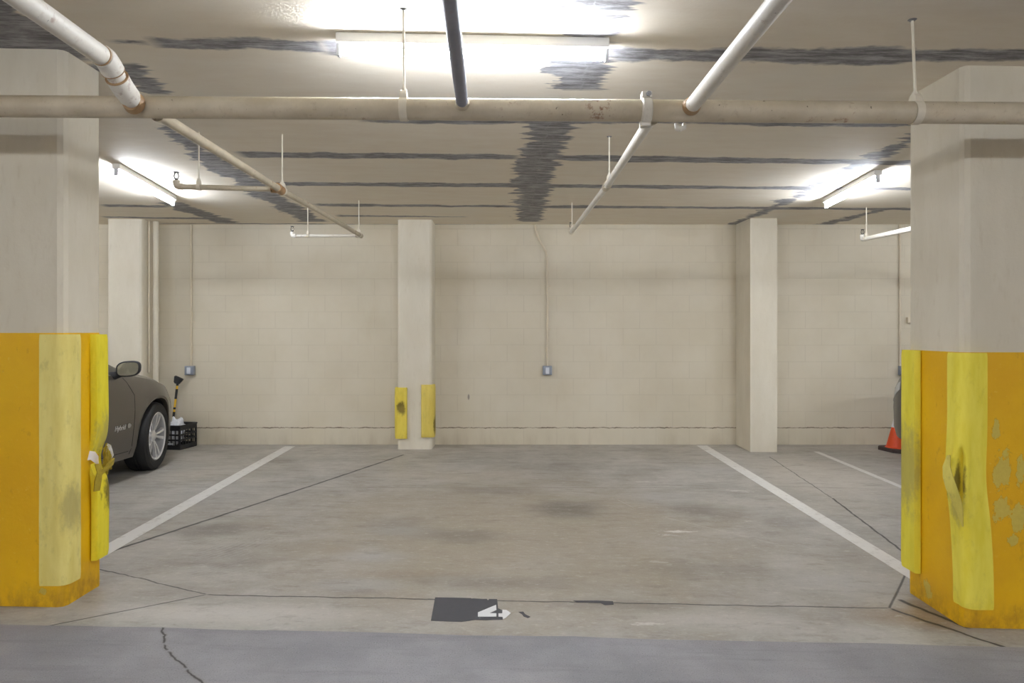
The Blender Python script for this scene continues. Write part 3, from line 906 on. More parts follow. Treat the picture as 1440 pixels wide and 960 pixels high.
# left branch
s0 = Vector((P(213, 164, YM).x, YM + RM, mainz(-1.45) - .012))
mid = P(393, 266, 4.70); end = P(507, 331, 7.12)
bl = thing('sprinkler_branch_pipe', s0, 'cream sprinkler branch pipe running back to the wall, left side, with two side arms', 'pipe')
s1 = s0 + Vector((0, .004, 0))
MB().tube([s1, mid, P(450, 297, 5.8), end], [.0245, .0225, .0205, .0200], 20).build('pipe_length', M['pipe'], bl)
mb = MB(); boss(mb, s1, (0, 1, 0), .028, .03); mb.build('weld_outlet', M['pipe'], bl)
aend = P(248, 262.5, 4.74)
MB().tube([mid + Vector((-.02, 0, 0)), aend + Vector((.03, 0, 0))], .0175, 18).build('arm', M['pipe'], bl)
mb = MB()
mb.tube([mid + Vector((0.002, -.055, .004)), mid + Vector((-.001, .05, -.002))], .030, 18)
mb.tube([mid, mid + Vector((-.055, 0, 0))], .0245, 18)
tag(mb.build('tee', M['rust'], bl), 'rusty tee fitting')
elbow(bl, aend + Vector((0, 0, 0)), (1, 0, 0), (0, 0, 1), .0175, M['pipe'])
sprinkler(bl, aend + Vector((0, 0, .040)))
aend2 = P(411, 331.5, 7.16)
MB().tube([end + Vector((-.02, 0, -.002)), aend2 + Vector((.03, 0, 0))], .0150, 16).build('arm', M['pipe_white'], bl)
mb = MB(); mb.tube([end + Vector((0, -.06, 0)), end + Vector((0, .02, 0))], .026, 16); mb.tube([end, end + Vector((-.05, 0, -.001))], .022, 16)
mb.build('elbow', M['pipe'], bl)
elbow(bl, aend2, (1, 0, 0), (0, 0, 1), .0165, M['pipe_white'])
sprinkler(bl, aend2 + Vector((0, 0, .038)))
# right branch
s0 = Vector((P(921, 172, YM).x, YM + RM, mainz(.6) - .012)); s1 = s0 + Vector((0, .004, 0))
midr = P(853, 262, 4.80); endr = P(803, 327, 7.20)
br = thing('sprinkler_branch_pipe', s0, 'cream sprinkler branch pipe running back to the wall, right of the middle outlet', 'pipe')
MB().tube([s1, midr, endr], [.0245, .0215, .0200], 20).build('pipe_length', M['pipe_white'], br)
mb = MB(); boss(mb, s1, (0, 1, 0), .028, .03); mb.build('weld_outlet', M['pipe'], br)
mb = MB(); dd = (endr - midr).normalized(); mb.tube([midr - dd * .05, midr - dd * .035, midr + dd * .035, midr + dd * .05], [.027, .0285, .0285, .027], 18)
mb.build('coupling', M['pipe'], br)
dr = (s1 - endr).normalized()
elbow(br, endr, dr, (0, 0, 1), .0195, M['pipe'])
sprinkler(br, endr + Vector((0, 0, .045)))
# small return stub under the main
st = P(955, 160, YM)
mb = MB(); q = Vector((st.x, YM + .012, mainz(st.x)))
mb.tube([q + Vector((.0, .03, -.040)), q + Vector((0, .026, -.062)), q + Vector((.012, .02, -.066)), q + Vector((.03, .026, -.058)), q + Vector((.032, .03, -.042))], .010, 14)
tag(mb.build('drain_loop', M['pipe_white'], mp), 'small pipe loop under the main')
# far right branch
endf = P(1213, 336.5, 7.36); s0 = Vector((endf.x - .01, YM + RM, mainz(3.7) - .01))
bf = thing('sprinkler_branch_pipe', s0, 'off-white sprinkler branch pipe at far right, ending above the thin floor line', 'pipe')
pm = P(1280, 322, 6.44)
MB().tube([s0 + Vector((0, .004, 0)), pm, endf], [.0245, .024, .022], 20).build('pipe_length', M['pipe_white'], bf)
elbow(bf, endf, (pm - endf), (0, 0, 1), .0195, M['pipe_white'])
sprinkler(bf, endf + Vector((0, 0, .045)))

# hangers
def hanger(p, r, axis, label, grp='threaded rods holding the sprinkler pipes', flange=True, tilt=0.0, band=.012):
    """p: pipe centre at the hanger, axis: pipe direction"""
    p = Vector(p); ax = Vector(axis).normalized()
    top = Vector((p.x + tilt, p.y, ceilz(p.x + tilt, p.y)))
    h = thing('pipe_hanger', top, label, 'pipe hanger', grp)
    nut = p + Vector((0, 0, r + .034))
    MB().tube([nut, top], .0058 if r > .03 else .0052, 10).build('rod', M['rod'], h)
    mb = MB()
    side = ax.cross(Vector((0, 0, 1))).normalized()
    n = 28; ring_pts = []
    vs = []; fs = []
    for j in range(n):
        a = 2 * PI * j / n
        rr = r + .0012
        dirv = side * math.cos(a) + Vector((0, 0, 1)) * math.sin(a)
        k = .006 + .028 * max(0, math.sin(a)) ** 8
        for s in (-1, 1):
            vs.append(p + dirv * rr + ax * band * s)
            vs.append(p + dirv * (rr + (.0035 if k < .01 else k)) + ax * band * s * (1 if k < .01 else .8))
    for j in range(n):
        o = j * 4; q = ((j + 1) % n) * 4
        fs += [(o, o + 2, q + 2, q), (o + 1, q + 1, q + 3, o + 3), (o, q, q + 1, o + 1), (o + 2, o + 3, q + 3, q + 2)]
    mb.add(vs, fs)
    mb.tube([nut - Vector((0, 0, .008)), nut + Vector((0, 0, .008))], .011, 6)
    mb.build('clamp', M['rod'], h)
    if flange:
        MB().tube([top - Vector((0, 0, .006)), top - Vector((0, 0, .0005))], [.011, .018], 12).build('ceiling_flange', M['galv'], h)
    return h
XA = Vector((1, 0, 0))
x = P(568, 150, YM).x; hanger((x, YM, mainz(x)), RM, XA, 'pipe hanger rod on the main pipe in front of the strip light', band=.016, tilt=-.002)
x = P(1287, 150, YM).x; hanger((x, YM, mainz(x)), RM, XA, 'pipe hanger rod on the main pipe beside the right column', band=.016, tilt=-.012)
def on(a, b, t): return Vector(a).lerp(Vector(b), t)
YA = Vector((0, 1, 0))
hanger(on(mid, end, .015) + Vector((0, .02, 0)), .027, YA, 'pipe hanger rod at the rusty tee of the left branch pipe', flange=False)
hanger(on(mid, aend, .78), .0175, XA, 'pipe hanger rod on the side arm near the left strip light', flange=False)
hanger(on(end, mid, .03), .0225, YA, 'pipe hanger rod at the far end of the left branch pipe', flange=False)
hanger(on(aend2, end, .23), .0150, XA, 'pipe hanger rod on the short white arm at the back wall', flange=False)
hanger(on(midr, s1, .07) if False else midr - dd * .12, .0222, dd, 'pipe hanger rod at the coupling of the right branch pipe')
hanger(on(endr, midr, .04), .0205, dd, 'pipe hanger rod at the far end of the right branch pipe', flange=False)
hanger(on(endf, pm, .09), .0228, YA, 'pipe hanger rod on the far right branch pipe', flange=False)

# ------------------------------------------------------------------ strip lights
def strip_light(c, rz, L, label, group=None, tube='tube'):
    z = ceilz(c[0], c[1])
    dx = Vector((math.cos(rz), math.sin(rz)))
    za = ceilz(c[0] - dx.x * L / 2, c[1] - dx.y * L / 2); zb = ceilz(c[0] + dx.x * L / 2, c[1] + dx.y * L / 2)
    t = thing('strip_light', (c[0], c[1], (za + zb) / 2 - .001), label, 'strip light', group, (0, -math.atan2(zb - za, L), rz))
    h = L / 2
    mb = MB().box((-h, -.031, -.046), (h, .031, -.002), .003)
    mb.build('channel', M['enamel'], t, local=True)
    mb = MB(); mb.tube([(-h + .022, 0, -.078), (-h + .03, 0, -.078), (h - .03, 0, -.078), (h - .022, 0, -.078)], [.014, .0165, .0165, .014], 14)
    mb.build('tube', M[tube], t, local=True)
    for s in (-1, 1):
        mb = MB().box((s * h - (.004 if s > 0 else -.0) - .012 * (s > 0), -.016, -.100), (s * h + .012 * (s < 0) + .004 * (s < 0), .016, -.044), .004)
        mb.build('lamp_holder', M['holder'], t, local=True)
    return t
a = P(477, 72, 3.13); b = P(853, 76, 3.13)
strip_light(((a.x + b.x) / 2, 3.135), 0, 1.22, 'white fluorescent strip light with lit tube above the empty bay, behind the grey pipe')
a = P(1162, 287, 6.74); b = P(1234, 247, 5.53)
strip_light(((a.x + b.x) / 2, (a.y + b.y) / 2), math.atan2(b.y - a.y, b.x - a.x), (Vector((a.x, a.y)) - Vector((b.x, b.y))).length + .03, 'white fluorescent strip light with lit tube at right, in front of the bare column', tube='tube_bay')
a = P(243, 289, 6.85); b = P(164, 251, 5.62)
strip_light(((a.x + b.x) / 2, (a.y + b.y) / 2), math.atan2(b.y - a.y, b.x - a.x), (Vector((a.x, a.y)) - Vector((b.x, b.y))).length + .03, 'white fluorescent strip light with lit tube at left, above the brown car', tube='tube_bay')
# unseen lamps: pipe shadow implies one behind the camera, the rest are added fill
for (x, y, r) in ((-.15, -3.4, 0), (-3.0, -3.4, 0), (2.7, -3.4, 0), (-5.8, -3.4, 0), (5.5, -3.4, 0), (-5.6, 3.13, 0), (5.4, 3.13, 0), (-6.6, 6.3, PI / 2), (6.6, 6.3, PI / 2), (-.15, -6.2, 0), (-4.4, -6.2, 0), (4.1, -6.2, 0)):
    strip_light((x, y), r, 1.22, 'unseen white fluorescent strip light outside the view, adding to the fill light', 'unseen fill strip lights', 'tube_unseen')

# ------------------------------------------------------------------ conduits, outlets, wall pipe
def conduit(name, pts, r, straps, label, mat):
    t = thing(name, pts[-1], label, 'conduit' if name == 'conduit' else 'pipe')
    MB().tube(pts, r, 14).build('tube', mat, t)
    for z in straps:
        x, y = pts[-1][0], pts[-1][1]
        mb = MB()
        mb.tube([(x, y, z - .008), (x, y, z + .008)], r + .0025, 14)
        mb.box((x + r, YW - .006, z - .009), (x + r + .028, YW - .0005, z + .009), .001)
        mb.tube([(x + r + .018, YW - .010, z), (x + r + .018, YW - .004, z)], .005, 8)
        mb.build('strap', mat, t)
    return t
def wz(py): return CAM_H - (py - CY) / 114.6
def wx(px, Y=YW): return (px - CX) / F_PX * Y
RC = .0125; YC = YW - RC - .002
xl = wx(269.5); conduit('conduit', [(xl, YC, CEIL - .002), (xl, YC, 1.6), (xl, YC, wz(514.5))], RC, [wz(393.5), wz(452.5)], 'cream painted conduit running down the wall to the outlet beside the car', M['conduit'])
xm = wx(769.5)
conduit('conduit', [(wx(752), YC, CEIL - .002), (wx(753.5), YC, wz(324)), (wx(757.5), YC, wz(336)), (wx(764), YC, wz(347)), (wx(768.5), YC, wz(355)), (xm, YC, wz(364)), (xm, YC, 1.6), (xm, YC, wz(514.5))], RC,
        [wz(402.5), wz(463)], 'cream painted conduit with a bent top running down to the middle outlet', M['conduit'])
xr = wx(1264.8); conduit('conduit', [(xr, YC, CEIL - .002), (xr, YC, 1.6), (xr, YC, wz(514.5))], RC, [wz(392), wz(443)], 'cream painted conduit on the wall beside the right column', M['conduit'])
def outlet(x, z, label):
    t = thing('outlet_box', (x, YW, z), label, 'outlet')
    MB().box((x - .056, YW - .055, z - .056), (x + .056, YW - .0005, z + .056), .006).build('box', M['box'], t)
    cv = MB().box((x - .050, YW - .064, z - .052), (x + .050, YW - .0555, z + .050), .003).build('cover', M['box'], t)
    mb = MB().box((x - .022, YW - .0680, z - .040), (x + .022, YW - .0645, z + .038), .004)
    o = mb.build('receptacle', M['plate'], t)
    return t
outlet(xl - .008, wz(520.5), 'grey outlet box on the wall beside the car')
outlet(xm, wz(520.5), 'grey outlet box on the wall in the middle of the bay')
outlet(xr + .035, wz(520.5), 'grey outlet box on the wall, half hidden by the right column')
jb = MB().box((wx(1274.5), YW - .04, wz(454)), (wx(1282), YW - .0005, wz(446)), .004).build('junction_box', M['conduit'], origin=(wx(1278), YW, wz(450)))
tag(jb, 'small tan junction box on the wall beside the right column', 'junction box')
# drain pipe in the corner of the left wall column
dx_, dy_ = -4.197, 8.33
dp = thing('drain_pipe', (dx_, dy_, 0), 'cream vertical drain pipe in the corner of the wall column behind the car', 'pipe')
MB().tube([(dx_, dy_, floorz(dx_, dy_)), (dx_, dy_, 1.2), (dx_, dy_, ceilz(dx_, dy_) - .002)], .033, 20).build('pipe_length', M['column'], dp)
for z in (wz(436), 1.0):
    MB().tube([(dx_, dy_, z - .02), (dx_, dy_, z + .02)], .0365, 20).build('pipe_collar', M['column'], dp)
dx2 = -4.258
cd = thing('conduit', (dx2, 8.29, 0.9), 'thin cream conduit beside the vertical drain pipe', 'conduit')
MB().tube([(dx2, 8.29, .9), (dx2, 8.29, ceilz(dx2, 8.29) - .002)], .011, 12).build('tube', M['conduit'], cd)
MB().tube([(dx2, 8.29, wz(381)), (dx2, 8.29, wz(377))], .014, 12).build('strap', M['conduit'], cd)

# ------------------------------------------------------------------ cars
def interp(tab, x):
    if x <= tab[0][0]: return tab[0][1]
    for (a, va), (b, vb) in zip(tab, tab[1:]):
        if x <= b:
            t = (x - a) / (b - a); return va + (vb - va) * t
    return tab[-1][1]

def smoothtab(tab, x, r=.06):
    return sum(interp(tab, x + d * r) for d in (-1, -.5, 0, .5, 1)) / 5

def make_car(loc, rot, label, paint, hs, belt, hood, roof, halfw, y0, y1, wr, sill, steer, badge, name):
    car = thing(name, loc, label, 'car', None, rot)
    ys = []
    y = y0
    while y < y1 - 1e-6:
        ys.append(y); y += .04
    ys.append(y1)
    AX = (0.0, -2.85); RA = wr + .032
    NP = 13
    def prof(y):
        w = smoothtab(halfw, y); zb = smoothtab(belt, y); zh = smoothtab(hood, y, .05); zr = smoothtab(roof, y, .05)
        zs = sill + .10 * sm(.55, .95, y) * .3
        cab = max(0.0, min(1.0, (zr - zh) / max(.05, hs - zh)))
        wroof = .60
        pts = [(w - .14, zs - .01), (w - .035, zs), (w - .004, zs + .10), (w - .002, zs + .24), (w + .004, zb * .62 + zs * .2), (w + .002, zb - .20), (w - .008, zb - .08), (w - .035, zb - .018), (w - .075, zb)]
        hx = (w * .87, zb + (zh - zb) * .55); rx = (wroof + .035, zr - .045)
        pts.append((hx[0] + (rx[0] - hx[0]) * cab, hx[1] + (rx[1] - hx[1]) * cab))
        hx = (w * .55, zb + (zh - zb) * .85); rx = (wroof * .86, zr - .008)
        pts.append((hx[0] + (rx[0] - hx[0]) * cab, hx[1] + (rx[1] - hx[1]) * cab))
        pts.append((w * .28 + (wroof * .45 - w * .28) * cab, max(zh, zr) + 0.0))
        pts.append((0.0, max(zh, zr) + .008))
        for a in AX:
            dy = abs(y - a)
            if dy < RA:
                za = wr + math.sqrt(RA * RA - dy * dy)
                flare = .010 * (1 - dy / RA)
                q = []
                for i, (x, z) in enumerate(pts):
                    if i == 0: q.append((w - .30, max(za - .005, z)))
                    elif i < 7 and z < za + .012 * i:
                        q.append((x + flare if i > 1 else x - .01 + flare, za + .010 * (i - 1)))
                    else: q.append((x, z))
                pts = q
        return pts
    P_ = [prof(y) for y in ys]
    # blunt rounded ends
    n = len(ys)
    body, glassS, ws, rw, under = MB(), MB(), MB(), MB(), MB()
    groups = {'b': [], 's': [], 'w': [], 'r': [], 'u': []}
    vs = []
    for i, y in enumerate(ys):
        for s in (1, -1):
            for (x, z) in P_[i]:
                vs.append((s * x, y, z))
    W = NP * 2
    for i in range(n - 1):
        ym = (ys[i] + ys[i + 1]) / 2
        zr = smoothtab(roof, ym, .05); zh = smoothtab(hood, ym, .05)
        cab = (zr - zh) / max(.05, hs - zh)
        for k in range(2):
            o = k * NP
            for j in range(NP - 1):
                a = i * W + o + j; f = (a, a + 1, a + W + 1, a + W)
                if k: f = tuple(reversed(f))
                g = 'b'
                if j == 8 and cab > .12 and y_cabin[0] < ym < y_cabin[1] and not any(abs(ym - q) < .05 for q in (-2.0, -2.95)): g = 's'
                if j >= 9 and cab > .02 and ym > y_wind[0]: g = 'w'
                if j >= 9 and cab > .02 and ym < y_wind[1]: g = 'r'
                if j == 0: g = 'u'
                groups[g].append(f)
        a = i * W; groups['u'].append((a, a + W, a + W + NP, a + NP))
    for i in (0, n - 1):
        ring = [i * W + j for j in range(NP)] + [i * W + NP + j for j in range(NP - 2, -1, -1)]
        groups['b'].append(tuple(ring) if i == 0 else tuple(reversed(ring)))
    def emit(fs):
        used = sorted({i for f in fs for i in f}); mp_ = {v: k for k, v in enumerate(used)}
        return MB().add([vs[i] for i in used], [tuple(mp_[i] for i in f) for f in fs])
    bo = emit(groups['b']).build('body', paint, car, smooth=40, local=True)
    for front in (True, False):
        for sd in (1, -1):
            fs_ = [f for f in groups['s'] if (vs[f[0]][1] > -2.0) == front and vs[f[0]][0] * sd > 0]
            if fs_: emit(fs_).build('side_window', M['glass'], car, smooth=30, local=True)
    if groups['w']: emit(groups['w']).build('windshield', M['glass'], car, smooth=30, local=True)
    if groups['r']: emit(groups['r']).build('rear_window', M['glass'], car, smooth=30, local=True)
    emit(groups['u']).build('underbody', M['under'], car, smooth=0, local=True)
    # wheels
    for ax, st in ((AX[0], steer), (AX[1], 0.0)):
        for s in (1, -1):
            w = interp(halfw, ax)
            Mx = Matrix.Translation((s * (w - .118), ax, wr)) @ Matrix.Rotation(st, 4, 'Z') @ Matrix.Rotation(s * PI / 2, 4, 'Y')
            hw = .112; ri = wr * .70
            pr = [(ri, -hw), (wr - .03, -hw * 1.02), (wr - .008, -hw * .86), (wr, -hw * .6), (wr, -hw * .16), (wr - .008, -hw * .15), (wr - .008, -hw * .10), (wr, -hw * .09), (wr, hw * .09), (wr - .008, hw * .10),
                  (wr - .008, hw * .15), (wr, hw * .16), (wr, hw * .6), (wr - .008, hw * .86), (wr - .03, hw * 1.02), (wr - .065, hw * 1.03), (ri + .004, hw * .96), (ri, hw * .9)]
            wh = MB().lathe(pr, 48, Mx, close=True).build('wheel', M['rubber'], car, smooth=30, local=True)
            rim = MB()
            rim.lathe([(ri, -hw * .8), (ri + .001, hw * .92), (ri - .006, hw * .98), (ri - .018, hw * .90), (ri - .020, hw * .4), (ri - .022, -hw * .8)], 48, Mx, close=True)
            rim.lathe([(.0, hw * .78), (.030, hw * .76), (.058, hw * .62), (.066, hw * .35), (.0, hw * .35)], 24, Mx)
            for k in range(5):
                for q in (-1, 1):
                    a = 2 * PI * k / 5 + .3
                    a0 = a + q * .16; a1 = a + q * .20
                    p0 = Vector((.045 * math.cos(a0), .045 * math.sin(a0), hw * .60)); p1 = Vector(((ri - .012) * math.cos(a1), (ri - .012) * math.sin(a1), hw * .84))
                    pm_ = p0.lerp(p1, .5) + Vector((0, 0, .006))
                    tn = Vector((-math.sin(a), math.cos(a), 0))
                    pts = []
                    vv = []
                    for p, w0, d0 in ((p0, .012, .030), (pm_, .0125, .026), (p1, .021, .030)):
                        vv += [p - tn * w0 - Vector((0, 0, d0)), p + tn * w0 - Vector((0, 0, d0)), p + tn * w0 * .8, p - tn * w0 * .8]
                    ff = []
                    for i2 in range(2):
                        for c in range(4):
                            ff.append((i2 * 4 + c, i2 * 4 + (c + 1) % 4, i2 * 4 + 4 + (c + 1) % 4, i2 * 4 + 4 + c))
                    ff += [(3, 2, 1, 0), (8, 9, 10, 11)]
                    rim.add([Mx @ v for v in vv], ff)
            rim.build('rim', M['chrome'], wh, smooth=30, local=True)
            MB().lathe([(.0, hw * .1), (ri - .03, hw * .1), (ri - .03, -hw * .1), (0, -hw * .1)], 32, Mx).build('brake_disc', M['galv'], wh, smooth=30, local=True)
    # mirrors
    for s in (1, -1):
        ym = -.78; w = smoothtab(halfw, ym)
        x0 = s * (w + .015); x1 = s * (w + .185); zm = smoothtab(belt, ym) + .045
        bm = bmesh.new(); bmesh.ops.create_uvsphere(bm, u_segments=28, v_segments=16, radius=1)
        for v in bm.verts:
            c = v.co
            e2 = lambda t, p: math.copysign(abs(t) ** p, t)
            yy = c.y
            X = (x0 + x1) / 2 + s * .100 * e2(c.x, .75); Z = zm + .070 * e2(c.z, .7) + .012 * c.x
            Y = ym + (.085 * yy if yy > 0 else .030 * e2(yy, .35))
            v.co = (X, Y, Z)
        mb = MB().from_bm(bm)
        mb.tube([(s * (w - .07), ym + .04, zm - .075), (s * (w - .01), ym + .04, zm - .06), (s * (w + .06), ym + .03, zm - .035)], [.045, .034, .03], 12)
        MR = Matrix.Translation((s * (w - .03), ym, 0)) @ Matrix.Rotation(s * R(15), 4, 'Z') @ Matrix.Translation((-s * (w - .03), -ym, 0))
        mb.v = [tuple(MR @ Vector(p)) for p in mb.v]
        sh = mb.build('side_mirror', M['blackplastic'], car, smooth=50, local=True)
        bm = bmesh.new(); bmesh.ops.create_circle(bm, cap_ends=True, segments=32, radius=1)
        for v in bm.verts:
            e2 = lambda t, p: math.copysign(abs(t) ** p, t)
            v.co = Vector(((x0 + x1) / 2 + s * .084 * e2(v.co.x, .7), ym - .0315, zm + .056 * e2(v.co.y, .65) + .010 * v.co.x))
        bmesh.ops.solidify(bm, geom=bm.faces[:], thickness=.002)
        MB().from_bm(bm, MR).build('mirror_glass', M['mirror'], sh, smooth=0, local=True)
    # door seams, creases
    def side_pt(y, fr, s=1, out=.001):
        pr = prof(y); zs_, zt = pr[1][1], pr[8][1]
        z = zs_ + (zt - zs_) * fr
        for (xa, za), (xb, zb_) in zip(pr[1:9], pr[2:9]):
            if za <= z <= zb_ + 1e-9 and zb_ > za:
                t = (z - za) / (zb_ - za); return Vector((s * (xa + (xb - xa) * t + out), y, z))
        return Vector((s * (pr[4][0] + out), y, z))
    for s in (1, -1):
        mb = MB()
        mb.tube([side_pt(-.50 + .05 * math.sin(f * 3.1) - .16 * max(0, f - .75) / .25, f, s, -.001) for f in [i / 20 for i in range(1, 21)]], .0035, 6)
        mb.tube([side_pt(-.52 - .05 * i, .09, s, -.001) for i in range(0, 20)], .0035, 6)
        mb.tube([side_pt(-1.62 - .10 * f, f, s, -.001) for f in [i / 20 for i in range(2, 21)]], .0035, 6)
        mb.build('door_seam', M['under'], car, smooth=0, local=True)
        mb = MB()
        mb.box((s * (smoothtab(halfw, -1.42) - .004) - .012, -1.50, belt_h), (s * (smoothtab(halfw, -1.42) - .004) + .022, -1.30, belt_h + .022), .006)
        mb.build('door_handle', paint, car, local=True)
        # head and tail lamps wrapped on the corners
        for nm, ya, yb, m_, fa, fb_ in (('head_lamp', .50, .90, 'lampglass', .62, .86), ('tail_lamp', y0 + .03, y0 + .30, 'redlens', .66, .92)):
            vv = []; ff = []
            K = 8
            for i in range(K + 1):
                y = ya + (yb - ya) * i / K
                tap = .5 + .5 * (i / K if nm == 'head_lamp' else 1 - i / K)
                for j in range(4):
                    fr = fb_ - (fb_ - fa) * tap * (1 - j / 3)
                    vv.append(side_pt(y, fr, s, .004))
            for i in range(K):
                for j in range(3):
                    a = i * 4 + j; ff.append((a, a + 1, a + 5, a + 4))
            MB().add(vv, ff).build(nm, M[m_], car, smooth=40, local=True)
    gr = MB()
    yf = y1 + .004
    for k in range(4):
        gr.box((-.42, y1 - .03, .42 + k * .07), (.42, yf + .006, .44 + k * .07), .004)
    gr.build('grille', M['blackplastic'], car, local=True)
    if badge:
        cu = bpy.data.curves.new('badge', 'FONT'); cu.body = 'Hybrid'; cu.size = .062; cu.extrude = .0015; cu.shear = .25
        to = bpy.data.objects.new('badge_tmp', cu); col.objects.link(to)
        dg = bpy.context.evaluated_depsgraph_get()
        me = bpy.data.meshes.new_from_object(to.evaluated_get(dg))
        bpy.data.objects.remove(to)
        w = smoothtab(halfw, -.7)
        Mx = Matrix(((0, 0, 1, 0), (1, 0, 0, 0), (0, 1, 0, 0), (0, 0, 0, 1)))
        Mx = Matrix.Translation((w + .0045, -.78, .475)) @ Mx
        me.transform(Mx)
        # leaf emblem after the word
        bm = bmesh.new(); bm.from_mesh(me)
        leaf = [bm.verts.new((w + .006, -.55 + .030 * math.cos(a) * (1 + .3 * math.cos(a)), .50 + .022 * math.sin(a))) for a in [2 * PI * i / 20 for i in range(20)]]
        f = bm.faces.new(leaf)
        bmesh.ops.extrude_face_region(bm, geom=[f])
        bm.to_mesh(me); bm.free()
        me.materials.clear(); me.materials.append(M['chrome'])
        bo_ = bpy.data.objects.new('badge', me); col.objects.link(bo_); bo_.parent = car
        tag(bo_, 'chrome word badge on the front door')
    return car

def ground_rot(cx, ya, yb, hw):
    za = floorz(cx, ya); zb = floorz(cx, yb)
    zl = floorz(cx - hw, (ya + yb) / 2); zr = floorz(cx + hw, (ya + yb) / 2)
    return (math.atan2(za - zb, ya - yb), -math.atan2(zr - zl, 2 * hw), 0), za

y_cabin = (-3.15, -.48); y_wind = (-1.18, -2.88); belt_h = .86
cx = -4.37
rot, za = ground_rot(cx, 6.87, 4.02, .8)
make_car((cx, 6.87, za), rot, 'dark brown-grey sedan with silver alloy wheels parked nose to the wall at left', M['carbrown'], 1.44,
         [(-3.92, .86), (-3.3, .99), (-2.6, 1.0), (-.9, .985), (-.46, .965), (-.1, .915), (.23, .835), (.5, .745), (.8, .66), (.95, .58)],
         [(-3.92, .90), (-3.5, 1.05), (-3.3, 1.06), (-.75, 1.02), (-.1, .955), (.4, .85), (.8, .74), (.95, .62)],
         [(-3.6, .90), (-3.45, 1.06), (-2.85, 1.38), (-2.3, 1.46), (-1.35, 1.44), (-1.02, 1.39), (-.13, 1.0), (-.02, .9), (.95, .5)],
         [(-3.92, .74), (-3.7, .82), (-3.3, .895), (-2.6, .925), (-.3, .925), (.08, .922), (.2, .908), (.45, .825), (.7, .71), (.86, .60), (.95, .50)],
         -3.92, .95, .335, .195, R(8), True, 'car')
y_cabin = (-3.3, -1.0); y_wind = (-1.55, -3.4); belt_h = 1.0
cx = 5.075
rot, za = ground_rot(cx, 6.92, 4.07, .8)
make_car((cx, 6.92, za), rot, 'grey car whose rounded front corner shows beside the right column, behind the cone', M['cargrey'], 1.66,
         [(-3.85, 1.02), (-3.3, 1.14), (-2.6, 1.15), (-.9, 1.13), (-.4, 1.12), (.1, 1.07), (.5, .98), (.75, .84), (.92, .66)],
         [(-3.85, 1.04), (-3.3, 1.2), (-.75, 1.16), (-.1, 1.12), (.4, 1.04), (.75, .92), (.92, .70)],
         [(-3.80, 1.0), (-3.6, 1.2), (-3.3, 1.6), (-2.3, 1.68), (-1.6, 1.64), (-.75, 1.16), (-.5, 1.0), (.92, .5)],
         [(-3.85, .80), (-3.6, .88), (-3.2, .925), (-.3, .93), (.25, .925), (.55, .90), (.75, .84), (.86, .75), (.92, .64)],
         -3.85, .92, .35, .25, 0.0, False, 'car')

# ------------------------------------------------------------------ crate, bag, snow brush
cxr, cyr, crz = -3.945, 8.30, R(-9)
cr = thing('crate', (cxr, cyr, floorz(cxr, cyr)), 'black plastic milk crate on the floor by the back wall, in front of the car', 'crate', None, (0, 0, crz))
mb = MB(); h, w = .285, .165
mb.box((-w, -w, .0), (w, w, .012), .003)
for s in (-1, 1):
    for (lo, hi) in (((-w, s * w - (.008 if s > 0 else 0), 0), (w, s * w + (.008 if s < 0 else 0), 0)),):
        for z0, z1 in ((.0, .055), (.105, .125), (.165, .185), (.225, h)):
            mb.box((lo[0], lo[1], z0), (hi[0], hi[1], z1), .002)
            mb.box((lo[1], lo[0], z0), (hi[1], hi[0], z1), .002)
        for k in range(7):
            x = -w + .01 + (2 * w - .02) * k / 6; hwid = .013 if k in (0, 6) else .006
            mb.box((x - hwid, lo[1] + .001, .01), (x + hwid, hi[1] - .001, h - .004), .001)
            mb.box((lo[1] + .001, x - hwid, .01), (hi[1] - .001, x + hwid, h - .004), .001)
mb.box((-w - .006, -w - .006, h - .014), (w + .006, -w, h + .004), .002); mb.box((-w - .006, w, h - .014), (w + .006, w + .006, h + .004), .002)
mb.box((-w - .006, -w, h - .014), (-w, w, h + .004), .002); mb.box((w, -w, h - .014), (w + .006, w, h + .004), .002)
mb.build('crate_body', M['blackplastic'], cr, local=True)
mb = MB().box((-.03, -w - .0075, .062), (.075, -w - .0005, .080), .001)
tag(mb.build('crate_label', M['plate'], cr, local=True), 'pale moulded label low on the front')
bm = bmesh.new(); bmesh.ops.create_icosphere(bm, subdivisions=5, radius=1)
for v in bm.verts:
    k = 1 + .35 * mnoise.fractal(v.co * 1.9, 1.0, 2.0, 5) + .12 * abs(mnoise.noise(v.co * 5))
    v.co = Vector((v.co.x * .098, v.co.y * .095, v.co.z * .145)) * k
bo = MB().from_bm(bm).build('plastic_bag', M['bag'], smooth=60)
bo.location = (cxr + .005, cyr - .01, .205)
tag(bo, 'crumpled white plastic bag inside the black crate', 'bag')
b0 = P(243.5, 590, 8.40); b1 = P(249.5, 540, 8.44)
dv = (b1 - b0).normalized(); base = b0 - dv * .19
sb = thing('snow_brush', base, 'yellow and black striped snow brush standing in the black crate', 'snow brush')
L = (b1 - base).length
MB().tube([base, b1 + dv * .02], .0125, 14).build('shaft', M['toolyellow'], sb)
for a, b in ((.0, .10), (.225, .285), (.315, .34), (.44, .56), (.60, L + .012)):
    if a >= L: continue
    MB().tube([base + dv * a, base + dv * min(b, L + .02)], .0142, 14).build('grip_band', M['blackplastic'], sb)
mb = MB()
Mx = Matrix.Translation(b1 + dv * .045) @ Matrix.Rotation(R(24), 4, 'Y')
bm = bmesh.new(); bmesh.ops.create_cube(bm, size=1)
for v in bm.verts: v.co = Vector((v.co.x * .115 * (1.0 if v.co.z > 0 else .5), v.co.y * .05, v.co.z * .085))
bmesh.ops.bevel(bm, geom=bm.edges[:], offset=.008, segments=2, affect='EDGES')
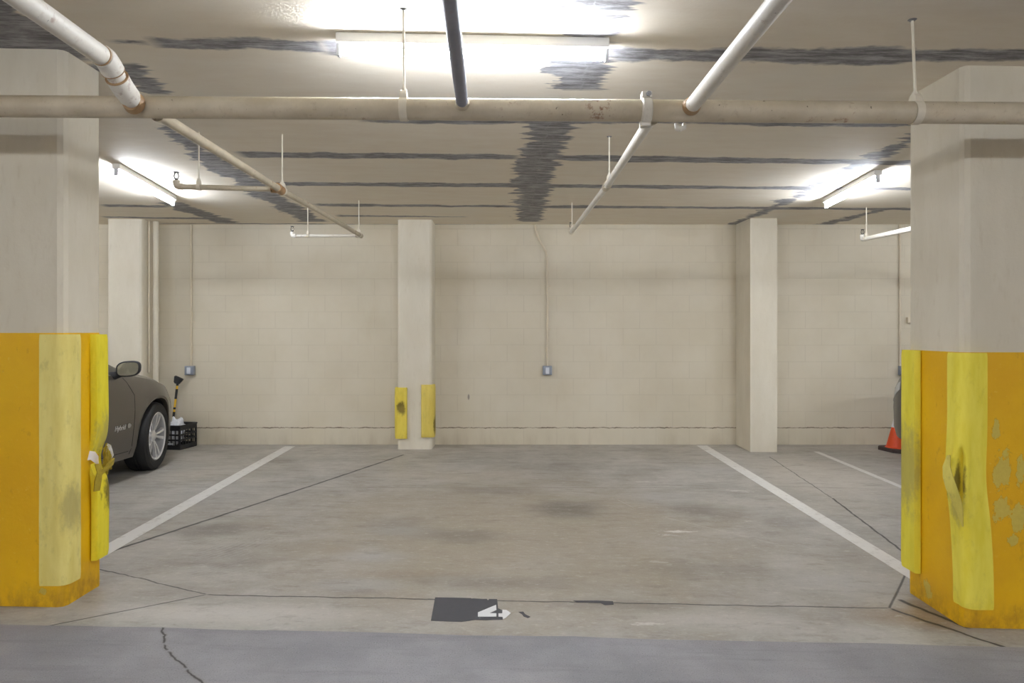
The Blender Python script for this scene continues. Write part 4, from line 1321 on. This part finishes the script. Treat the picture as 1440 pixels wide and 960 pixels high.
mb.from_bm(bm, Mx)
mb.build('brush_head', M['blackplastic'], sb)

# ------------------------------------------------------------------ traffic cone
cxx, cyy = 4.575, 8.15
zc = floorz(cxx, cyy)
cn = thing('traffic_cone', (cxx, cyy, zc), 'orange traffic cone with white collar and dark base by the back wall', 'traffic cone', None, (0, 0, R(12)))
bm = bmesh.new(); bmesh.ops.create_cube(bm, size=1)
for v in bm.verts: v.co = Vector((v.co.x * .35, v.co.y * .35, .02 + v.co.z * .04))
bmesh.ops.bevel(bm, geom=[e_ for e_ in bm.edges if abs(e_.verts[0].co.z - e_.verts[1].co.z) > .02], offset=.06, segments=1, affect='EDGES')
MB().from_bm(bm).build('cone_base', M['conebase'], cn, local=True)
def cr_(z): return .128 + (.024 - .128) * (z - .04) / .42
MB().lathe([(cr_(.04) + .012, .04), (cr_(.05), .052), (cr_(.30), .30), (cr_(.445), .445), (cr_(.46) - .006, .46), (cr_(.46) - .012, .455), (.01, .43)], 32).build('cone_body', M['orange'], cn, local=True)
MB().lathe([(cr_(.275) + .0005, .275), (cr_(.275) + .002, .276), (cr_(.385) + .002, .384), (cr_(.385) + .0005, .385)], 32).build('collar', M['collar'], cn, local=True)

# ------------------------------------------------------------------ camera, world, render look
cam = bpy.data.cameras.new('camera'); co = bpy.data.objects.new('camera', cam); col.objects.link(co)
co.location = (0, 0, CAM_H); co.rotation_euler = (PI / 2, 0, 0)
cam.sensor_fit = 'HORIZONTAL'; cam.sensor_width = 36.0; cam.lens = F_PX / 1440 * 36.0
cam.shift_x = (720 - CX) / 1440; cam.shift_y = -(480 - CY) / 1440
cam.clip_start = .05
scene.camera = co
w = bpy.data.worlds.new('world'); scene.world = w; w.use_nodes = True
w.node_tree.nodes['Background'].inputs[0].default_value = (.8, .85, 1, 1)
w.node_tree.nodes['Background'].inputs[1].default_value = 0.0
scene.view_settings.view_transform = 'Standard'
scene.view_settings.look = 'None'
scene.view_settings.gamma = 1.0
scene.view_settings.exposure = 1.15
scene.view_settings.use_curve_mapping = False
try:
    scene.cycles.max_bounces = 12; scene.cycles.diffuse_bounces = 8; scene.cycles.sample_clamp_indirect = 8.0
except Exception:
    pass
